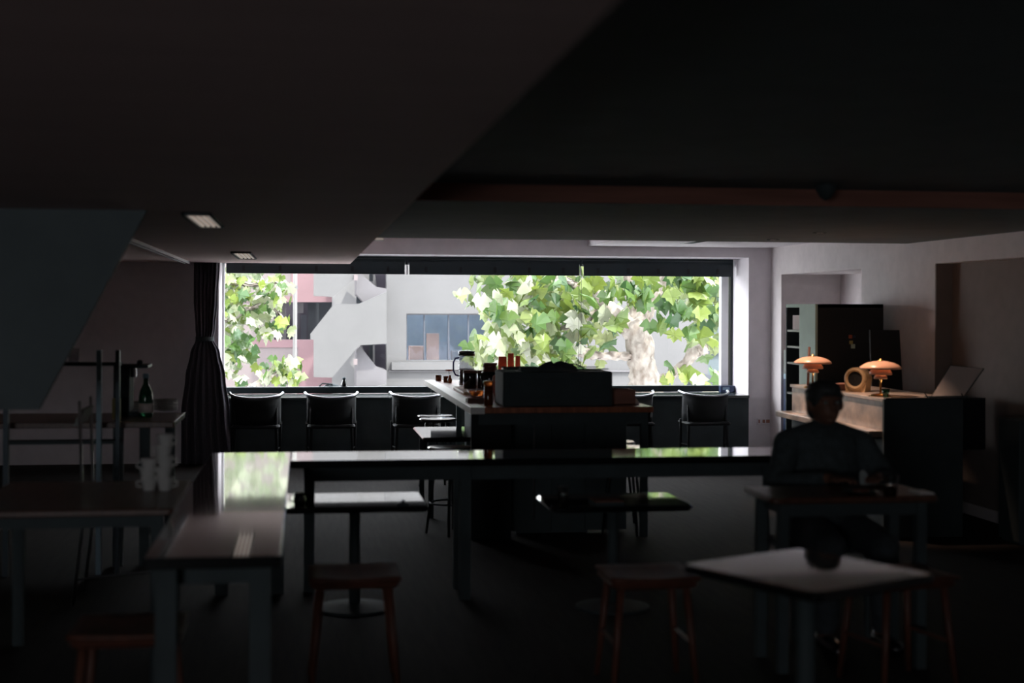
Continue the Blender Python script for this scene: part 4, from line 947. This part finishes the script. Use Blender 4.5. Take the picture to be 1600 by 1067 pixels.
# utility pole
p = at(461, 500, Y=22.5)
po = thing('utility_pole', 'slim white street pole in front of the pink building', 'pole', (p.x, 22.5, -4))
MB().tube([(p.x, 22.5, -4), (p.x, 22.5, 6.5)], [.036, .028], 12).build('shaft', 'white_pole', po, smooth=True)
for z in (1.9, .2): MB().tube([(p.x, 22.5, z), (p.x, 22.5, z + .06)], .04, 12).build('band', 'concrete_shade', po)
MB().tube([(p.x, 22.5, 6.4), (p.x - .5, 22.4, 6.6), (p.x - .9, 22.3, 6.6)], .02, 8).build('arm', 'white_pole', po)

# ------------------------------------------------------------------ trees
def leaf_mesh(name, seed, m_):
    rr = random.Random(seed)
    lobes = [(-2.6, .4), (-2.0, .46), (-1.3, .86), (-.98, .6), (-.66, .82), (-.4, .66), (0, 1.0), (.4, .66), (.66, .82), (.98, .6), (1.3, .86), (2.0, .46), (2.6, .4)]
    vs = [Vector((0, 0, 0))]
    for g, r_ in lobes:
        r_ *= rr.uniform(.88, 1.12); x, y = r_ * math.sin(g), r_ * math.cos(g)
        vs.append(Vector((x * .62, y * .6, -.16 * abs(x) - .12 * max(0, y) ** 2 + rr.uniform(-.03, .03))))
    mid = [Vector((0, .28, .04))]
    vs += mid
    k = len(lobes); fs = [(k + 1, i, i + 1) for i in range(1, k)] + [(0, 1, k + 1), (k, 0, k + 1)]
    me = bpy.data.meshes.new(name); me.from_pydata(vs, [], fs); me.materials.append(MATS[m_]); me.update(); return me
LM = {k: [leaf_mesh('leaf', 10 * i + j, k) for j in range(3)] for i, k in enumerate(('leaf_green', 'leaf_deep', 'leaf_sunlit'))}
def leaf_matrix(p, size):
    yaw = R.uniform(0, 6.283); tilt = R.gauss(1.15, .45); roll = R.gauss(0, .4)
    # leaf tip (+Y) droops; the blade mostly faces up and out
    return Matrix.Translation(p) @ Matrix.Rotation(yaw, 4, 'Z') @ Matrix.Rotation(-tilt, 4, 'X') @ Matrix.Rotation(roll, 4, 'Y') @ Matrix.Diagonal((size, size, size, 1))
def leaves(root, blobs, n_obj, size, mats, stuff_n, stuff_mat, stuff_blobs, stuff_size):
    tot = sum(b[4] for b in blobs); cnt = 0
    for b in blobs:
        for _ in range(round(n_obj * b[4] / tot)):
            while True:
                u, v = R.uniform(-1, 1), R.uniform(-1, 1)
                if u * u + v * v < 1: break
            p = at(b[0] + u * b[2], b[1] + v * b[3], Y=R.uniform(b[5], b[6]))
            k = R.choices(list(LM), weights=b[7] if len(b) > 7 else mats)[0]
            o = bpy.data.objects.new('leaf', R.choice(LM[k])); COL.objects.link(o); o.parent = root
            o.matrix_local = Matrix.Translation(-root.location) @ leaf_matrix(p, R.uniform(*size))
            cnt += 1
    mb = MB(); src = LM['leaf_green']; tot = sum(b[4] for b in stuff_blobs)
    for b in stuff_blobs:
        for _ in range(round(stuff_n * b[4] / tot)):
            while True:
                u, v = R.uniform(-1, 1), R.uniform(-1, 1)
                if u * u + v * v < 1: break
            M_ = leaf_matrix(at(b[0] + u * b[2], b[1] + v * b[3], Y=R.uniform(b[5], b[6])), R.uniform(*stuff_size)); me = R.choice(src)
            mb.add([M_ @ v_.co for v_ in me.vertices], [tuple(p_.vertices) for p_ in me.polygons])
    o_ = root.location
    me = bpy.data.meshes.new('foliage'); me.from_pydata([v - o_ for v in mb.v], [], mb.f); me.materials.append(MATS[stuff_mat]); me.update()
    ob = bpy.data.objects.new('foliage', me); COL.objects.link(ob); ob.parent = root; ob['kind'] = 'stuff'
def limb(pts, rs, seg=5):
    """branch through (px, py, Y) points with knobbly bark"""
    P_ = [at(x, y, Y=Y) for x, y, Y in pts]; out, rr = [], []
    for i in range(len(P_) - 1):
        a = P_[max(i - 1, 0)]; b = P_[i]; c_ = P_[i + 1]; d_ = P_[min(i + 2, len(P_) - 1)]
        for k in range(seg):
            t = k / seg
            out.append(.5 * ((2 * b) + (c_ - a) * t + (2 * a - 5 * b + 4 * c_ - d_) * t * t + (3 * b - a - 3 * c_ + d_) * t ** 3)); rr.append(rs[i] + (rs[i + 1] - rs[i]) * t)
    out.append(P_[-1]); rr.append(rs[-1])
    mb = MB().tube(out, [r_ * R.uniform(.955, 1.055) for r_ in rr], 14)
    mb.v = [v + Vector((R.gauss(0, 1), R.gauss(0, 1), R.gauss(0, 1))) * .012 for v in mb.v]
    return mb
YT = 18.6
pt_ = at(1040, 600, Y=YT)
tr1 = thing('plane_tree', 'big plane tree with mottled pale trunk filling the right of the window', 'tree', (pt_.x, YT, -4))
limb([(1018, 1100, YT), (1016, 800, YT), (1012, 640, YT), (1008, 598, YT), (1002, 565, YT), (998, 530, YT), (988, 500, YT)], [.3, .29, .26, .205, .18, .19, .17]).build('trunk', 'bark', tr1, smooth=True)
for pts, rs in (([(990, 520, YT), (968, 496, YT - .05), (946, 480, YT - .1), (926, 462, YT - .1), (900, 446, YT - .2), (870, 436, YT)], [.14, .12, .11, .1, .05, .03]),
                ([(994, 515, YT), (996, 490, YT + .05), (990, 468, YT + .1), (984, 440, YT + .1), (970, 390, YT)], [.14, .1, .09, .07, .05]),
                ([(1000, 515, YT), (1014, 490, YT), (1030, 455, YT), (1046, 400, YT - .1)], [.1, .06, .05, .04]),
                ([(996, 556, YT), (970, 556, YT - .1), (940, 556, YT - .2), (905, 550, YT - .2), (880, 545, YT - .3)], [.055, .05, .05, .06, .035]),
                ([(1008, 600, YT), (1040, 592, YT), (1066, 572, YT - .1), (1084, 556, YT - .2)], [.1, .07, .06, .05]),
                ([(1066, 578, YT - .1), (1080, 556, YT - .2), (1090, 548, YT - .2), (1106, 546, YT - .2)], [.06, .075, .08, .05]),
                ([(900, 446, YT - .2), (880, 436, YT - .2), (862, 448, YT - .2), (840, 440, YT - .2), (815, 446, YT)], [.035, .03, .03, .022, .012]),
                ([(946, 480, YT - .1), (900, 505, YT - .2), (860, 515, YT - .2)], [.05, .035, .02])):
    limb(pts, rs).build('branch', 'bark', tr1, smooth=True)
bl1 = [(845, 470, 75, 42, 60, 17.6, 18.6, (5, 5, 2)), (800, 455, 60, 34, 26, 17.8, 19.2, (5, 2, 4)), (900, 500, 75, 55, 44, 17.6, 18.3, (6, 3, 2)), (770, 540, 50, 45, 34, 17.6, 19, (4, 1, 7)), (850, 550, 75, 38, 40, 17.6, 18.6, (5, 2, 4)),
       (1060, 450, 78, 32, 46, 17.4, 18.4, (5, 6, 1)), (985, 445, 70, 26, 24, 17.4, 18.3, (6, 3, 1)), (1100, 490, 32, 45, 22, 17.4, 18.4, (4, 6, 1)), (1040, 500, 28, 20, 6, 17.4, 18.0, (4, 5, 0)), (1095, 585, 30, 22, 12, 17.5, 18.4, (5, 1, 4)), (1050, 575, 20, 20, 5, 17.5, 18.2), (930, 400, 200, 28, 14, 17.4, 19)]
bl2 = [(850, 480, 100, 60, 50, 18.8, 20.2), (800, 460, 85, 50, 26, 18.8, 20.2), (780, 545, 60, 45, 26, 18.8, 20.0), (1060, 440, 90, 34, 40, 18.9, 20.2), (860, 555, 80, 36, 28, 18.8, 19.6), (960, 420, 220, 60, 60, 18.9, 20.4), (1110, 500, 40, 60, 20, 18.9, 20), (950, 360, 300, 50, 70, 17.5, 20.5), (1220, 480, 90, 110, 60, 17.6, 20), (930, 510, 40, 40, 14, 18.8, 19.5)]
leaves(tr1, bl1, 300, (.24, .38), (5, 4, 3), 700, 'foliage_mix', bl2, (.22, .34))
YT2 = 21.0
pt_ = at(330, 600, Y=YT2)
tr2 = thing('plane_tree', 'sunlit plane tree branches beside the curtain at the left of the window', 'tree', (pt_.x, YT2, -4))
limb([(250, 1100, YT2), (262, 800, YT2), (270, 640, YT2), (285, 560, YT2), (300, 500, YT2), (320, 420, YT2), (330, 330, YT2)], [.3, .28, .26, .22, .2, .16, .1]).build('trunk', 'bark', tr2, smooth=True)
for pts, rs in (([(290, 545, YT2), (330, 505, YT2 - .2), (362, 496, YT2 - .3), (390, 482, YT2 - .3), (420, 478, YT2 - .3), (445, 500, YT2 - .3)], [.06, .05, .035, .03, .02, .01]),
                ([(275, 640, YT2), (330, 625, YT2 - .2), (385, 606, YT2 - .3), (420, 592, YT2 - .3), (446, 575, YT2 - .3), (458, 566, YT2 - .3)], [.07, .05, .035, .03, .02, .01]),
                ([(318, 430, YT2), (360, 440, YT2 - .2), (400, 445, YT2 - .2), (440, 438, YT2 - .2)], [.04, .03, .02, .01])):
    limb(pts, rs).build('branch', 'bark', tr2, smooth=True)
bl3 = [(380, 455, 58, 30, 70, 20.2, 21.2, (5, 2, 4)), (430, 452, 28, 26, 26, 20.2, 21.2, (4, 1, 6)), (380, 500, 60, 26, 46, 20.2, 21.2, (4, 2, 4)), (430, 510, 30, 20, 20, 20.2, 21.2, (5, 1, 5)), (370, 540, 32, 22, 40, 20.2, 21.2, (2, 6, 2)), (362, 585, 20, 20, 10, 20.4, 21.2, (2, 3, 6)), (438, 578, 36, 24, 46, 20.2, 21.0, (4, 1, 5)), (300, 500, 60, 100, 40, 20.2, 21.4)]
bl4 = [(375, 465, 60, 40, 60, 21.3, 22.3), (365, 535, 36, 40, 30, 21.3, 22.2), (270, 480, 100, 120, 120, 20.4, 22.3), (380, 390, 90, 40, 60, 20.4, 22)]
leaves(tr2, bl3, 295, (.17, .27), (4, 2, 5), 420, 'foliage_sunlit', bl4, (.17, .26))
